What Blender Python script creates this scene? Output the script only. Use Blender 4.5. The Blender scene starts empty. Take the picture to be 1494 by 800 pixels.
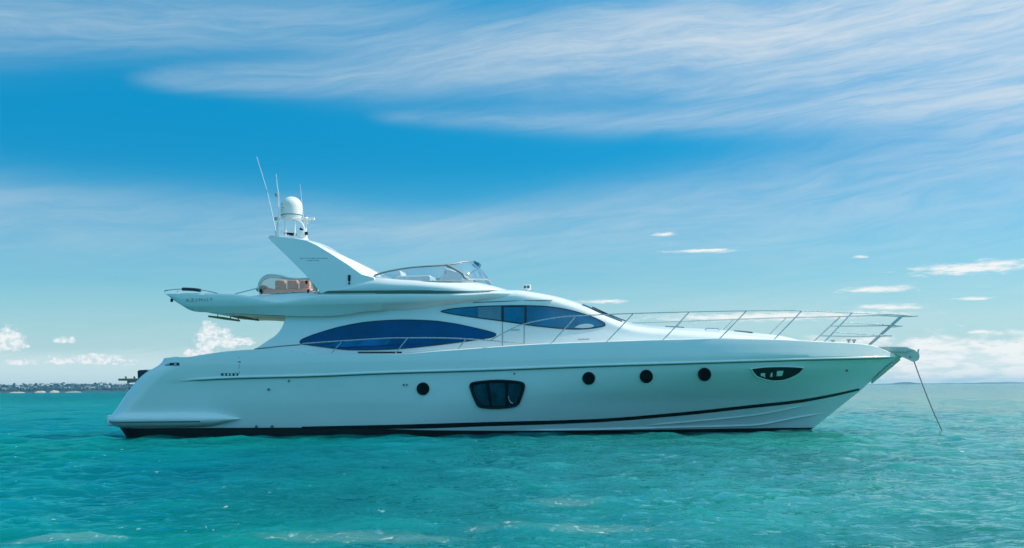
import bpy, bmesh, math, random
import numpy as np
from mathutils import Vector

S = bpy.context.scene
random.seed(7)
rng = np.random.default_rng(11)

# ------------------------------------------------------------------ camera
W, H = 1494.0, 800.0
F = 1660.0                     # focal length in photo pixels
CAM = np.array([0.0, -36.0, 1.39])
HOR, SLOPE = 565.2, 0.0087     # horizon row at the middle, its slope across the picture
rho = math.atan(SLOPE)
pit = math.atan((HOR - 400.0) * math.cos(rho) / F)
fwd = np.array([0, math.cos(pit), math.sin(pit)])
up0 = np.array([0, -math.sin(pit), math.cos(pit)])
rt0 = np.array([1.0, 0, 0])
rt = math.cos(rho) * rt0 - math.sin(rho) * up0
up = math.sin(rho) * rt0 + math.cos(rho) * up0
from mathutils import Matrix
cam_d = bpy.data.cameras.new("camera")
cam = bpy.data.objects.new("camera", cam_d)
S.collection.objects.link(cam)
m = Matrix(((rt[0], up[0], -fwd[0], CAM[0]), (rt[1], up[1], -fwd[1], CAM[1]), (rt[2], up[2], -fwd[2], CAM[2]), (0, 0, 0, 1)))
cam.matrix_world = m
cam_d.sensor_width = 36.0
cam_d.lens = 36.0 * F / W
cam_d.clip_start = 0.5
cam_d.clip_end = 40000
S.camera = cam

# ------------------------------------------------------------------ light
SUN_EL, SUN_AZ = 44.0, 80.0    # azimuth measured from +Y (into the picture) towards +X
SKY_STRENGTH = 0.15
se, sa = math.radians(SUN_EL), math.radians(SUN_AZ)
sun_dir = Vector((math.sin(sa) * math.cos(se), math.cos(sa) * math.cos(se), math.sin(se)))
sd = bpy.data.lights.new("sun", 'SUN')
sd.energy = 5.0
sd.angle = math.radians(0.5)
sd.color = (1.0, 0.88, 0.73)
sun = bpy.data.objects.new("sun", sd)
sun.rotation_euler = sun_dir.to_track_quat('Z', 'Y').to_euler()
S.collection.objects.link(sun)

S.view_settings.view_transform = 'Standard'
S.view_settings.look = 'None'
S.view_settings.exposure = 0.0
S.view_settings.gamma = 1.0
S.cycles.use_denoising = True
S.cycles.max_bounces = 10
S.cycles.transparent_max_bounces = 12
S.cycles.caustics_reflective = False
S.cycles.caustics_refractive = False
S.cycles.sample_clamp_indirect = 6.0

# ------------------------------------------------------------------ node expression helper
class E:
    def __init__(s, nt, v): s.nt, s.v = nt, v
    def _m(s, op, *a, clamp=False):
        n = s.nt.nodes.new('ShaderNodeMath'); n.operation = op; n.use_clamp = clamp
        for i, x in enumerate((s,) + a):
            x = x.v if isinstance(x, E) else x
            if isinstance(x, (int, float)): n.inputs[i].default_value = x
            else: s.nt.links.new(x, n.inputs[i])
        return E(s.nt, n.outputs[0])
    def __add__(s, o): return s._m('ADD', o)
    __radd__ = __add__
    def __sub__(s, o): return s._m('SUBTRACT', o)
    def __rsub__(s, o): return E(s.nt, float(o))._m('SUBTRACT', s)
    def __mul__(s, o): return s._m('MULTIPLY', o)
    __rmul__ = __mul__
    def __truediv__(s, o): return s._m('DIVIDE', o)
    def max(s, o): return s._m('MAXIMUM', o)
    def min(s, o): return s._m('MINIMUM', o)
    def pow(s, o): return s._m('POWER', o)
    def abs(s): return s._m('ABSOLUTE')
    def exp(s): return s._m('EXPONENT')
    def clamp(s): return s._m('ADD', 0.0, clamp=True)
    def step(s, a, b, c=0.0, d=1.0):
        n = s.nt.nodes.new('ShaderNodeMapRange'); n.interpolation_type = 'SMOOTHSTEP'
        n.inputs[1].default_value, n.inputs[2].default_value = a, b
        n.inputs[3].default_value, n.inputs[4].default_value = c, d
        s.nt.links.new(s.v, n.inputs[0]); return E(s.nt, n.outputs[0])

def xyz(nt, x, y, z=0.0):
    n = nt.nodes.new('ShaderNodeCombineXYZ')
    for i, q in enumerate((x, y, z)):
        if isinstance(q, E): nt.links.new(q.v, n.inputs[i])
        else: n.inputs[i].default_value = q
    return n.outputs[0]
def noise(nt, vec, scale=1.0, detail=4, rough=0.55, dist=0.0):
    n = nt.nodes.new('ShaderNodeTexNoise')
    n.inputs['Scale'].default_value = scale; n.inputs['Detail'].default_value = detail
    n.inputs['Roughness'].default_value = rough; n.inputs['Distortion'].default_value = dist
    nt.links.new(vec, n.inputs['Vector']); return E(nt, n.outputs[0])
def mixc(nt, fac, a, b, mode='MIX'):
    n = nt.nodes.new('ShaderNodeMix'); n.data_type = 'RGBA'; n.blend_type = mode
    for sock, q in ((n.inputs[0], fac), (n.inputs[6], a), (n.inputs[7], b)):
        if isinstance(q, E): q = q.v
        if isinstance(q, (int, float)): sock.default_value = q
        elif isinstance(q, tuple): sock.default_value = q if len(q) == 4 else q + (1,)
        else: nt.links.new(q, sock)
    return n.outputs[2]

# ------------------------------------------------------------------ sky
def px_deg(px, py):
    """picture position -> (azimuth, elevation) in degrees of that direction of the sky"""
    d = rt * (px - W / 2) / F + up * (400 - py) / F + fwd
    d /= np.linalg.norm(d)
    return math.degrees(math.atan2(d[0], d[1])), math.degrees(math.asin(d[2]))

def build_sky():
    w = bpy.data.worlds.new("World"); S.world = w; w.use_nodes = True
    nt = w.node_tree; nt.nodes.clear()
    out = nt.nodes.new('ShaderNodeOutputWorld'); bg = nt.nodes.new('ShaderNodeBackground')
    nt.links.new(bg.outputs[0], out.inputs[0]); bg.inputs[1].default_value = SKY_STRENGTH
    sky = nt.nodes.new('ShaderNodeTexSky'); sky.sky_type = 'NISHITA'; sky.sun_disc = False
    sky.sun_elevation = se; sky.sun_rotation = sa
    sky.air_density = 1.0; sky.dust_density = 0.3; sky.ozone_density = 2.0
    tc = nt.nodes.new('ShaderNodeTexCoord')
    sep = nt.nodes.new('ShaderNodeSeparateXYZ'); nt.links.new(tc.outputs['Generated'], sep.inputs[0])
    X, Y, Z = (E(nt, sep.outputs[i]) for i in range(3))
    A = X._m('ARCTAN2', Y) * 57.2958
    El = Z._m('ARCSINE') * 57.2958
    # clear sky: deep saturated blue a few degrees up, as through a polarising filter
    ramp = nt.nodes.new('ShaderNodeValToRGB')
    nt.links.new((El / 90.0).max(0.0).v, ramp.inputs[0])
    cr = ramp.color_ramp
    stops = SKY_TINT
    cr.elements[0].position = stops[0][0] / 90; cr.elements[0].color = stops[0][1] + (1,)
    cr.elements[1].position = stops[-1][0] / 90; cr.elements[1].color = stops[-1][1] + (1,)
    for e, c in stops[1:-1]:
        el = cr.elements.new(e / 90); el.color = c + (1,)
    base = mixc(nt, 1.0, sky.outputs[0], ramp.outputs[0], 'MULTIPLY')

    # sky behind the viewer brightened to fill the yacht's shaded side
    behind = Y.step(-0.5, 0.1, 1.0, 0.0)
    base = mixc(nt, behind, base, mixc(nt, 1.0, base, (1.6, 1.45, 1.35), 'MULTIPLY'))
    # cirrus bands
    th = math.radians(7.0)
    s_ = A * math.cos(th) + El * math.sin(th)
    t_ = El * math.cos(th) - A * math.sin(th)
    wv = noise(nt, xyz(nt, s_ * 0.05, t_ * 0.16, 3.0), 1.0, 3) - 0.5
    n1 = noise(nt, xyz(nt, s_ * 0.045, t_ * 0.55 + wv * 2.2, 1.0), 1.0, 7, 0.6)
    n2 = noise(nt, xyz(nt, s_ * 0.17, t_ * 1.7 + wv * 7.5, 5.0), 1.0, 7, 0.66, 0.6)
    n3 = noise(nt, xyz(nt, s_ * 0.6, t_ * 4.5 + wv * 12.0, 9.0), 1.0, 6, 0.72, 0.8)
    tex = (n1 * 0.44 + n2 * 0.42 + n3 * 0.14)
    texs = tex.step(0.34, 0.66)
    def band(p0, p1, w0, w1, a0, a1, soft_lo=0.4, soft_hi=1.0):
        """a streak of cloud from p0 to p1 (picture positions), half width w0 to w1, strength a0 to a1"""
        (az0, e0), (az1, e1) = px_deg(*p0), px_deg(*p1)
        u = (A - az0) / (az1 - az0)
        uc = u.clamp()
        d = (El - (u * (e1 - e0) + e0)) + wv * 1.2
        k = math.degrees(1 / F)
        wd = uc * ((w1 - w0) * k) + w0 * k
        q = (d / wd)
        g = (q * q * -1.0).exp()
        return g * (uc * (a1 - a0) + a0)
    c = None
    def end(px, b, w=70, left=True):
        az, _ = px_deg(px, 300); k = math.degrees(w / F)
        return b * (A.step(az - k, az + k) if left else A.step(az - k, az + k, 1.0, 0.0))
    bands = [
        end(640, band((0, 28), (700, 10), 46, 22, 0.80, 0.40), 160, False),
        end(215, band((200, 116), (900, 78), 9, 55, 0.75, 0.75), 45),
        end(480, band((480, 62), (1494, -8), 16, 95, 0.35, 0.75), 200),
        end(1000, band((800, 120), (1494, 100), 22, 60, 0.3, 0.7), 250),
        end(560, band((540, 171), (1494, 150), 8, 34, 0.28, 0.6), 40),
        end(700, band((0, 300), (700, 330), 36, 22, 0.52, 0.35), 150, False),
        end(620, band((560, 340), (1494, 228), 26, 60, 0.22, 0.5), 120),
        band((0, 345), (1494, 330), 34, 50, 0.35, 0.3),
        band((0, 520), (1494, 470), 55, 60, 0.30, 0.45),
    ]
    for b in bands: c = b if c is None else c + b
    # away from the photographed part of the sky: unseen cirrus, weighted to light the hull
    away = A.abs().step(26.0, 45.0).max(El.step(20.0, 32.0))
    gen = noise(nt, xyz(nt, X / (Z.max(0.0) + 0.12), Y / (Z.max(0.0) + 0.12), 0.0), 0.8, 6, 0.6).step(0.40, 0.70) * 0.45
    gen = gen * A.step(-15.0, 60.0, 0.12, 1.0).max(A.abs().step(75.0, 120.0))
    c = c * (1.0 - away) + gen * away
    cir = ((1.0 - (c * -1.15).exp()) * (texs * 0.70 + 0.44)).clamp()
    col = mixc(nt, cir, base, mixc(nt, A.step(-22.0, 22.0), CIRRUS, CIRRUS_SUN))
    # pale band low over the sea
    hz = (El * El * -0.020 + El * -0.095).exp() * (A.step(-24, 24, 0.76, 0.82) + (n2 - 0.5) * 0.4)
    hz = hz * El.step(-3.0, 0.0)
    col = mixc(nt, hz.clamp(), col, LOWSKY)
    low = (El + (n2 - 0.5) * 1.4 + (n3 - 0.5) * 0.5).step(1.3, 2.2, 0.62, 0.0) * A.step(-8, 6, 1.0, 0.3)
    col = mixc(nt, low, col, (4.7, 5.7, 5.9))
    # white bank on the right, along the horizon
    k = math.degrees(1 / F)
    az, e0 = px_deg(1130, 498)
    bn = noise(nt, xyz(nt, A * 0.55, El * 1.5, 2.0), 1.6, 7, 0.66)
    bk2 = noise(nt, xyz(nt, A * 0.5, El * 2.4, 6.0), 1.3, 6, 0.62)
    bank = (El + (bn - 0.5) * 2.6).step(e0 - 0.45, e0 + 0.35, 1.0, 0.0) * A.step(az - 4, az + 5)
    lum = bk2.step(0.36, 0.56)
    col = mixc(nt, (bank * (lum * 0.34 + 0.66)).clamp(), col, mixc(nt, lum, (5.1, 5.8, 6.0), WHITE))
    # small flat clouds on the right and cumulus puffs on the left
    pn = noise(nt, xyz(nt, A * 1.0, El * 1.3, 0.0), 1.7, 7, 0.62) - 0.5
    sn = noise(nt, xyz(nt, A * 0.45, El * 2.4, 0.0), 2.4, 7, 0.7) - 0.5
    def puffs(lst, nz, amp, lo, hi):
        d = None
        for (px, py, rx, ry, up_) in lst:
            az, e0 = px_deg(px, py)
            ry_k = ry * k
            q = (El - e0)
            # flat base, billowing top
            qv = q / ry_k
            qv = qv.max(qv * -1.7 if up_ else qv * -1.0)
            qa = (A - az) / (rx * k)
            v = 1.0 - (qa * qa + qv * qv)._m('SQRT')
            d = v if d is None else d.max(v)
        return (d + nz * amp).step(lo, hi)
    cu = [(8, 500, 30, 24, 1), (-22, 497, 30, 26, 1), (310, 498, 30, 30, 1), (326, 502, 20, 14, 1), (294, 517, 34, 9, 1), (352, 500, 26, 8, 1),
          (136, 526, 34, 12, 1), (90, 497, 15, 7, 1), (104, 497, 9, 8, 1), (86, 527, 22, 9, 1), (30, 530, 22, 6, 1), (180, 530, 24, 6, 1)]
    f = puffs(cu, pn, 2.3, 0.05, 0.38)
    shade = noise(nt, xyz(nt, A, El * 1.2, 4.0), 3.5, 4).step(0.35, 0.62)
    cucol = mixc(nt, shade, CUSHADE, WHITE)
    col = mixc(nt, f * 0.97, col, cucol)
    fl = [(1412, 392, 105, 11, 0), (1450, 386, 60, 9, 0), (1030, 366, 75, 4, 0), (1278, 422, 70, 6, 0), (970, 342, 26, 4, 0), (1300, 448, 62, 6, 0),
          (885, 440, 55, 4, 0), (1255, 375, 16, 3, 0), (1430, 484, 22, 4, 0), (1420, 436, 40, 3, 0), (1120, 462, 240, 9, 0)]
    f2 = puffs(fl, sn, 2.3, 0.05, 0.95)
    col = mixc(nt, f2 * 0.97, col, WHITE)
    nt.links.new(col, bg.inputs[0])

SKY_TINT = [(0.0, (0.40, 0.66, 0.68)), (3.0, (0.30, 0.66, 0.74)), (7.0, (0.10, 0.60, 0.76)), (11.0, (0.0, 0.55, 0.76)), (22.0, (0.03, 0.85, 1.0)), (42.0, (1.05, 1.85, 1.5)), (90.0, (1.25, 1.8, 1.45))]  # upper stops raised to fill the yacht's shaded side
CIRRUS = (3.07, 4.13, 4.93)
CIRRUS_SUN = (4.9, 5.3, 5.6)
LOWSKY = (3.47, 4.80, 5.27)
WHITE = (6.2, 6.35, 6.3)
CUSHADE = (4.00, 5.07, 5.47)
build_sky()

# ------------------------------------------------------------------ materials
def mat(name, col, rough=0.4, metal=0.0, var=0.0, vscale=3.0, bump=0.0, bscale=40.0, coat=0.0, spec=0.5):
    m = bpy.data.materials.new(name); m.use_nodes = True
    nt = m.node_tree; b = nt.nodes['Principled BSDF']
    b.inputs['Base Color'].default_value = col + (1,)
    b.inputs['Roughness'].default_value = rough; b.inputs['Metallic'].default_value = metal
    b.inputs['Coat Weight'].default_value = coat; b.inputs['Coat Roughness'].default_value = 0.06
    b.inputs['Specular IOR Level'].default_value = spec
    tc = nt.nodes.new('ShaderNodeTexCoord')
    if var > 0:
        n = noise(nt, tc.outputs['Object'], vscale, 5, 0.6).step(0.3, 0.7)
        dk = tuple(c * (1 - var) for c in col)
        nt.links.new(mixc(nt, n, dk, col), b.inputs['Base Color'])
        nt.links.new((n * (0.25 * rough) + rough * 0.85).v, b.inputs['Roughness'])
    if bump > 0:
        bn = nt.nodes.new('ShaderNodeBump'); bn.inputs['Strength'].default_value = bump; bn.inputs['Distance'].default_value = 0.01
        nt.links.new(noise(nt, tc.outputs['Object'], bscale, 3).v, bn.inputs['Height'])
        nt.links.new(bn.outputs[0], b.inputs['Normal'])
    return m

def glassy(name, tint, tcol_fac, rough=0.03, gloss=(1, 1, 1), base=0.06):
    """thin pane: tinted see-through plus mirror reflection that grows towards grazing angles"""
    m = bpy.data.materials.new(name); m.use_nodes = True
    nt = m.node_tree; nt.nodes.clear()
    out = nt.nodes.new('ShaderNodeOutputMaterial')
    tr = nt.nodes.new('ShaderNodeBsdfTransparent'); tr.inputs[0].default_value = tint + (1,)
    di = nt.nodes.new('ShaderNodeBsdfDiffuse'); di.inputs[0].default_value = tint + (1,)
    gl = nt.nodes.new('ShaderNodeBsdfGlossy'); gl.inputs['Roughness'].default_value = rough; gl.inputs[0].default_value = gloss + (1,)
    a = nt.nodes.new('ShaderNodeMixShader'); a.inputs[0].default_value = tcol_fac
    nt.links.new(tr.outputs[0], a.inputs[1]); nt.links.new(di.outputs[0], a.inputs[2])
    lw = nt.nodes.new('ShaderNodeLayerWeight'); lw.inputs[0].default_value = 0.5
    f = E(nt, lw.outputs['Facing']).pow(4.0) * 0.8 + base
    bmx = nt.nodes.new('ShaderNodeMixShader'); nt.links.new(f.v, bmx.inputs[0])
    nt.links.new(a.outputs[0], bmx.inputs[1]); nt.links.new(gl.outputs[0], bmx.inputs[2])
    nt.links.new(bmx.outputs[0], out.inputs[0])
    return m

GEL = mat("gelcoat", (0.83, 0.86, 0.86), 0.22, 0, 0.035, 0.7, coat=0.35)
GELDECK = mat("deck_gelcoat", (0.78, 0.78, 0.75), 0.5, 0, 0.05, 2.0, 0.15, 120)
BLACKP = mat("black_paint", (0.006, 0.006, 0.008), 0.25, coat=0.3)
ANTIF = mat("antifouling", (0.008, 0.009, 0.012), 0.6, 0, 0.3, 3)
RUBBER = mat("black_rubber", (0.006, 0.007, 0.009), 0.5, spec=0.2)
GROOVE = mat("groove_grey", (0.10, 0.13, 0.13), 0.5)
STEEL = mat("stainless_steel", (0.58, 0.61, 0.62), 0.28, 1.0, 0.1, 8)
STEELD = mat("brushed_steel", (0.45, 0.46, 0.46), 0.4, 1.0)
BLUEGL = mat("tinted_blue_glass", (0.0, 0.05, 0.215), 0.04, 0, 0.4, 0.55, coat=0.4)
PILOTGL = mat("pale_blue_glass", (0.006, 0.17, 0.36), 0.04, 0, 0.45, 0.9, coat=0.6)
PALEREFL = mat("painted_pale_reflection", (0.13, 0.24, 0.33), 0.08, 0, 0.3, 1.5, coat=0.6)
DARKGL = mat("dark_glass", (0.002, 0.008, 0.012), 0.05, spec=0.12)
TEALGL = mat("teal_dark_glass", (0.0, 0.065, 0.10), 0.05, 0, 0.6, 3.0, spec=0.2)
GREENGL = mat("green_dark_glass", (0.0, 0.03, 0.035), 0.06, spec=0.15)
CLEAR = glassy("clear_screen", (0.62, 0.74, 0.82), 0.08, base=0.12)
BRONZE = glassy("bronze_screen", (0.80, 0.66, 0.64), 0.06, base=0.07)
CREAM = mat("cream_leather", (0.80, 0.46, 0.34), 0.55, 0, 0.12, 6, 0.2, 60)
BEIGE = mat("beige_liner", (0.85, 0.62, 0.34), 0.5, 0, 0.08, 3)
TEAK = mat("teak", (0.42, 0.27, 0.15), 0.55, 0, 0.3, 9)
NAVY = mat("navy_canvas", (0.01, 0.045, 0.075), 0.8, 0, 0.3, 20, 0.3, 150)
TURQ = mat("turquoise_canvas", (0.02, 0.23, 0.32), 0.8, 0, 0.2, 20, 0.3, 120)
WHITEP = mat("white_paint", (0.82, 0.82, 0.80), 0.3, 0, 0.04, 4)
GREYP = mat("grey_paint", (0.33, 0.36, 0.36), 0.5, 0, 0.15, 5)
INK = mat("grey_lettering", (0.24, 0.31, 0.33), 0.4)
PANELW = mat("pale_panel", (0.85, 0.88, 0.86), 0.2)  # plain pale colour for the small bow panes and port gratings
ROPE = mat("grey_rope", (0.14, 0.17, 0.17), 0.8, 0, 0.3, 30)
FACING = mat("weathered_alloy", (0.80, 0.78, 0.70), 0.45, 0.0, 0.25, 7)
DARKIN = mat("dark_recess", (0.01, 0.02, 0.022), 0.7)

# ------------------------------------------------------------------ mesh helpers
def link_mesh(name, verts, faces, material, parent=None, smooth=True, angle=35, mats=None, fmat=None):
    me = bpy.data.meshes.new(name)
    me.from_pydata([tuple(map(float, v)) for v in verts], [], faces)
    for mm in (mats or [material]): me.materials.append(mm)
    if fmat is not None:
        for p, k in zip(me.polygons, fmat): p.material_index = k
    bm = bmesh.new(); bm.from_mesh(me)
    bmesh.ops.remove_doubles(bm, verts=bm.verts, dist=0.0004)
    bmesh.ops.dissolve_degenerate(bm, edges=bm.edges, dist=0.0002)
    bmesh.ops.recalc_face_normals(bm, faces=bm.faces)
    bm.to_mesh(me); bm.free()
    if smooth:
        me.polygons.foreach_set('use_smooth', [True] * len(me.polygons))
        me.set_sharp_from_angle(angle=math.radians(angle))
    me.update()
    o = bpy.data.objects.new(name, me); S.collection.objects.link(o)
    if parent is not None: o.parent = parent
    return o

class MB:
    def __init__(s): s.v, s.f = [], []
    def add(s, v, f):
        b = len(s.v); s.v += [tuple(map(float, q)) for q in v]; s.f += [tuple(i + b for i in t) for t in f]; return s
    def grid(s, rows, close_u=False, close_v=False):
        n, m_ = len(rows), len(rows[0]); f = []
        for i in range(n if close_u else n - 1):
            for j in range(m_ if close_v else m_ - 1):
                a, b = i, (i + 1) % n; c, d = j, (j + 1) % m_
                f.append((a * m_ + c, a * m_ + d, b * m_ + d, b * m_ + c))
        return s.add([p for r in rows for p in r], f)
    def box(s, c, h, rot=None, bev=0.0):
        bm = bmesh.new(); bmesh.ops.create_cube(bm, size=2.0)
        for v in bm.verts: v.co = Vector((v.co.x * h[0], v.co.y * h[1], v.co.z * h[2]))
        if bev > 0: bmesh.ops.bevel(bm, geom=bm.edges[:], offset=bev, segments=3, profile=0.6, affect='EDGES')
        if rot is not None: bmesh.ops.rotate(bm, verts=bm.verts, cent=(0, 0, 0), matrix=rot)
        bm.verts.index_update()
        s.add([v.co + Vector(c) for v in bm.verts], [[v.index for v in f.verts] for f in bm.faces]); bm.free(); return s
    def tube(s, pts, r, n=8, closed=False, caps=True):
        P_ = [Vector(p) for p in pts]; k = len(P_); rows = []
        rr = r if isinstance(r, (list, tuple)) else [r] * k
        prev = None
        for i in range(k):
            t = (P_[(i + 1) % k] - P_[i - 1]) if closed else (P_[min(i + 1, k - 1)] - P_[max(i - 1, 0)])
            t.normalize()
            if prev is None:
                a = Vector((0, 0, 1)) if abs(t.z) < 0.9 else Vector((0, 1, 0))
                nrm = (a - t * a.dot(t)).normalized()
            else: nrm = (prev - t * prev.dot(t)).normalized()
            prev = nrm; bn = t.cross(nrm)
            rows.append([P_[i] + (nrm * math.cos(2 * math.pi * j / n) + bn * math.sin(2 * math.pi * j / n)) * rr[i] for j in range(n)])
        base = len(s.v); s.grid(rows, close_u=closed, close_v=True)
        if caps and not closed:
            s.f.append(tuple(base + j for j in range(n))[::-1]); e = base + (k - 1) * n; s.f.append(tuple(e + j for j in range(n)))
        return s
    def lathe(s, prof, c, n=32):
        rows = [[(c[0] + r * math.cos(2 * math.pi * j / n), c[1] + r * math.sin(2 * math.pi * j / n), c[2] + z) for j in range(n)] for r, z in prof]
        return s.grid(rows, close_v=True)
    def prism(s, front, back):
        """solid between two matching outlines"""
        n = len(front); b = len(s.v)
        s.v += [tuple(map(float, q)) for q in list(front) + list(back)]
        s.f.append(tuple(b + i for i in range(n))); s.f.append(tuple(b + n + i for i in range(n))[::-1])
        for i in range(n): s.f.append((b + i, b + (i + 1) % n, b + n + (i + 1) % n, b + n + i))
        return s
    def mirror(s):
        b = len(s.v); s.v += [(x, -y, z) for x, y, z in s.v]; s.f += [tuple(i + b for i in t)[::-1] for t in list(s.f)]; return s
    def pair(s, name, material, parent=None, smooth=True, angle=35):
        """near piece and its mirror image on the far side, each an object of its own"""
        o = s.obj(name, material, parent, smooth, angle)
        m_ = MB(); m_.v = [(x, -y, z) for x, y, z in s.v]; m_.f = [t[::-1] for t in s.f]
        m_.obj(name, material, parent, smooth, angle); return o
    def obj(s, name, material, parent=None, smooth=True, angle=35):
        return link_mesh(name, s.v, s.f, material, parent, smooth, angle)

def pchip(xs, ys):
    xs, ys = np.asarray(xs, float), np.asarray(ys, float)
    o = np.argsort(xs, kind='stable'); xs, ys = xs[o], ys[o]
    keep = np.concatenate([[True], np.diff(xs) > 1e-6]); xs, ys = xs[keep], ys[keep]
    h = np.diff(xs); d = np.diff(ys) / h
    mth = np.zeros_like(xs)
    for i in range(1, len(xs) - 1):
        if d[i - 1] * d[i] > 0:
            w1, w2 = 2 * h[i] + h[i - 1], h[i] + 2 * h[i - 1]
            mth[i] = (w1 + w2) / (w1 / d[i - 1] + w2 / d[i])
    mth[0], mth[-1] = d[0], d[-1]
    def f(x):
        x = np.clip(np.asarray(x, float), xs[0], xs[-1])
        i = np.clip(np.searchsorted(xs, x) - 1, 0, len(h) - 1)
        t = (x - xs[i]) / h[i]
        return ((2 * t**3 - 3 * t**2 + 1) * ys[i] + (t**3 - 2 * t**2 + t) * h[i] * mth[i]
                + (-2 * t**3 + 3 * t**2) * ys[i + 1] + (t**3 - t**2) * h[i] * mth[i + 1])
    return f
def smooth_path(pts, n=8):
    """Catmull-Rom through 3D points"""
    p = [np.array(q, float) for q in pts]; p = [2 * p[0] - p[1]] + p + [2 * p[-1] - p[-2]]; out = []
    for i in range(1, len(p) - 2):
        for j in range(n):
            t = j / n
            out.append(0.5 * (2 * p[i] + (p[i + 1] - p[i - 1]) * t + (2 * p[i - 1] - 5 * p[i] + 4 * p[i + 1] - p[i + 2]) * t * t + (-p[i - 1] + 3 * p[i] - 3 * p[i + 1] + p[i + 2]) * t**3))
    out.append(p[-2]); return out

# ------------------------------------------------------------------ yacht frame: survey from the photograph
# the bow is turned YAW towards the viewer; local x runs stern to bow, local y to the far side, z up from the waterline
YAW = math.radians(6.0)
cy, sy = math.cos(YAW), math.sin(YAW)
def to_local(v): return np.array([cy * v[0] - sy * v[1], sy * v[0] + cy * v[1], v[2]])
CL = to_local(CAM)
def P(px, py, yl):
    d = to_local(rt * (px - W / 2) / F + up * (400 - py) / F + fwd)
    t = (yl - CL[1]) / d[1]
    return CL + d * t
def on(surf, px, py, off=0.0):
    """where the sight line meets the near side y = -surf(x, z) - off"""
    y = -2.2
    for _ in range(14):
        q = P(px, py, y); y = 0.5 * y + 0.5 * (-(float(surf(q[0], q[2])) + off))
    return P(px, py, y)

yacht = bpy.data.objects.new("motor_yacht", None); S.collection.objects.link(yacht)
yacht.rotation_euler = (0, 0, -YAW)
yacht['label'] = "long white motor yacht with flybridge and blue saloon windows, lying at anchor"
yacht['category'] = "yacht"

# ------------------------------------------------------------------ hull
stem = [P(px, py, 0) for px, py in [(1125, 665), (1155, 645), (1181, 628.5), (1189, 623), (1210, 606), (1236, 585.5), (1257, 568.5), (1271, 556), (1290, 541), (1307, 527.5), (1316.5, 521)]]
_xs = pchip([q[2] for q in stem], [q[0] for q in stem])
XTIP, ZTIP = stem[-1][0], stem[-1][2]
stern = [P(px, py, -1.7) for px, py in [(192, 650), (180, 630), (179, 625), (168, 622), (160, 618), (158.7, 612), (166, 605), (176, 593.5), (187, 578), (202.5, 559), (218, 545), (234, 536), (242, 530.5), (246, 522)]]
_xa = pchip([q[2] for q in stern], [q[0] for q in stern])
BZ = [-1.0, -0.2, 0.3, 1.0, 1.95, 2.25, 2.6, 3.0]
BB = [2.2, 2.38, 2.54, 2.69, 2.80, 2.81, 2.76, 2.66]
def hb(X, Z):
    B = np.interp(Z, BZ, BB)
    L = np.interp(Z, [-0.2, 1.9], [13.5, 11.4]); p = np.interp(Z, [-0.2, 1.0, 1.9], [1.75, 2.1, 3.2])
    u = np.clip((_xs(Z) - X) / L, 0, 1); g = 1 - (1 - u) ** p
    s = np.clip((X - _xa(Z)) / 1.0, 0, 1); c = np.sqrt(np.clip(1 - (1 - s) ** 2, 0, 1))
    run = 1 - 0.05 * np.clip((-3 - X) / 9, 0, 1) ** 2
    return np.maximum((B * run - (1 - c) * 0.8) * g, 0.0)
def hbl(X, Z):
    h = hb(X, Z); return h - 0.03 * np.clip((h - 0.03) / 0.3, 0, 1) * np.clip((X + 10.4) / 1.2, 0, 1)
def hull_curve(pts):
    q = [on(hb, px, py) for px, py in pts]
    return pchip([a[0] for a in q], [a[2] for a in q])
SHEER = [(246, 523), (256, 521.5), (268, 522.5), (292, 519), (328, 514), (370, 511), (412, 510), (430, 512.5), (449, 515.5), (480, 516.5), (586, 517), (629, 513.5), (692, 509), (780, 503), (884, 499), (966, 496.3), (1048, 495), (1128, 496), (1201, 499.5), (1250, 502), (1272, 504.5), (1286, 509), (1305, 517.5), (1316.5, 520.8)]
KNUCK = [(203, 557.5), (247, 556.5), (334, 552), (450, 549), (560, 544.5), (711, 540), (860, 534.4), (990, 530.4), (1100, 527), (1179, 524.6), (1250, 523), (1316.5, 521.2)]
AFT = [(179, 624.5), (450, 624), (560, 626), (640, 628), (860, 628.2), (1000, 626.5), (1100, 625), (1181, 624)]
zs, zk, za = hull_curve(SHEER), hull_curve(KNUCK), hull_curve(AFT)

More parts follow.
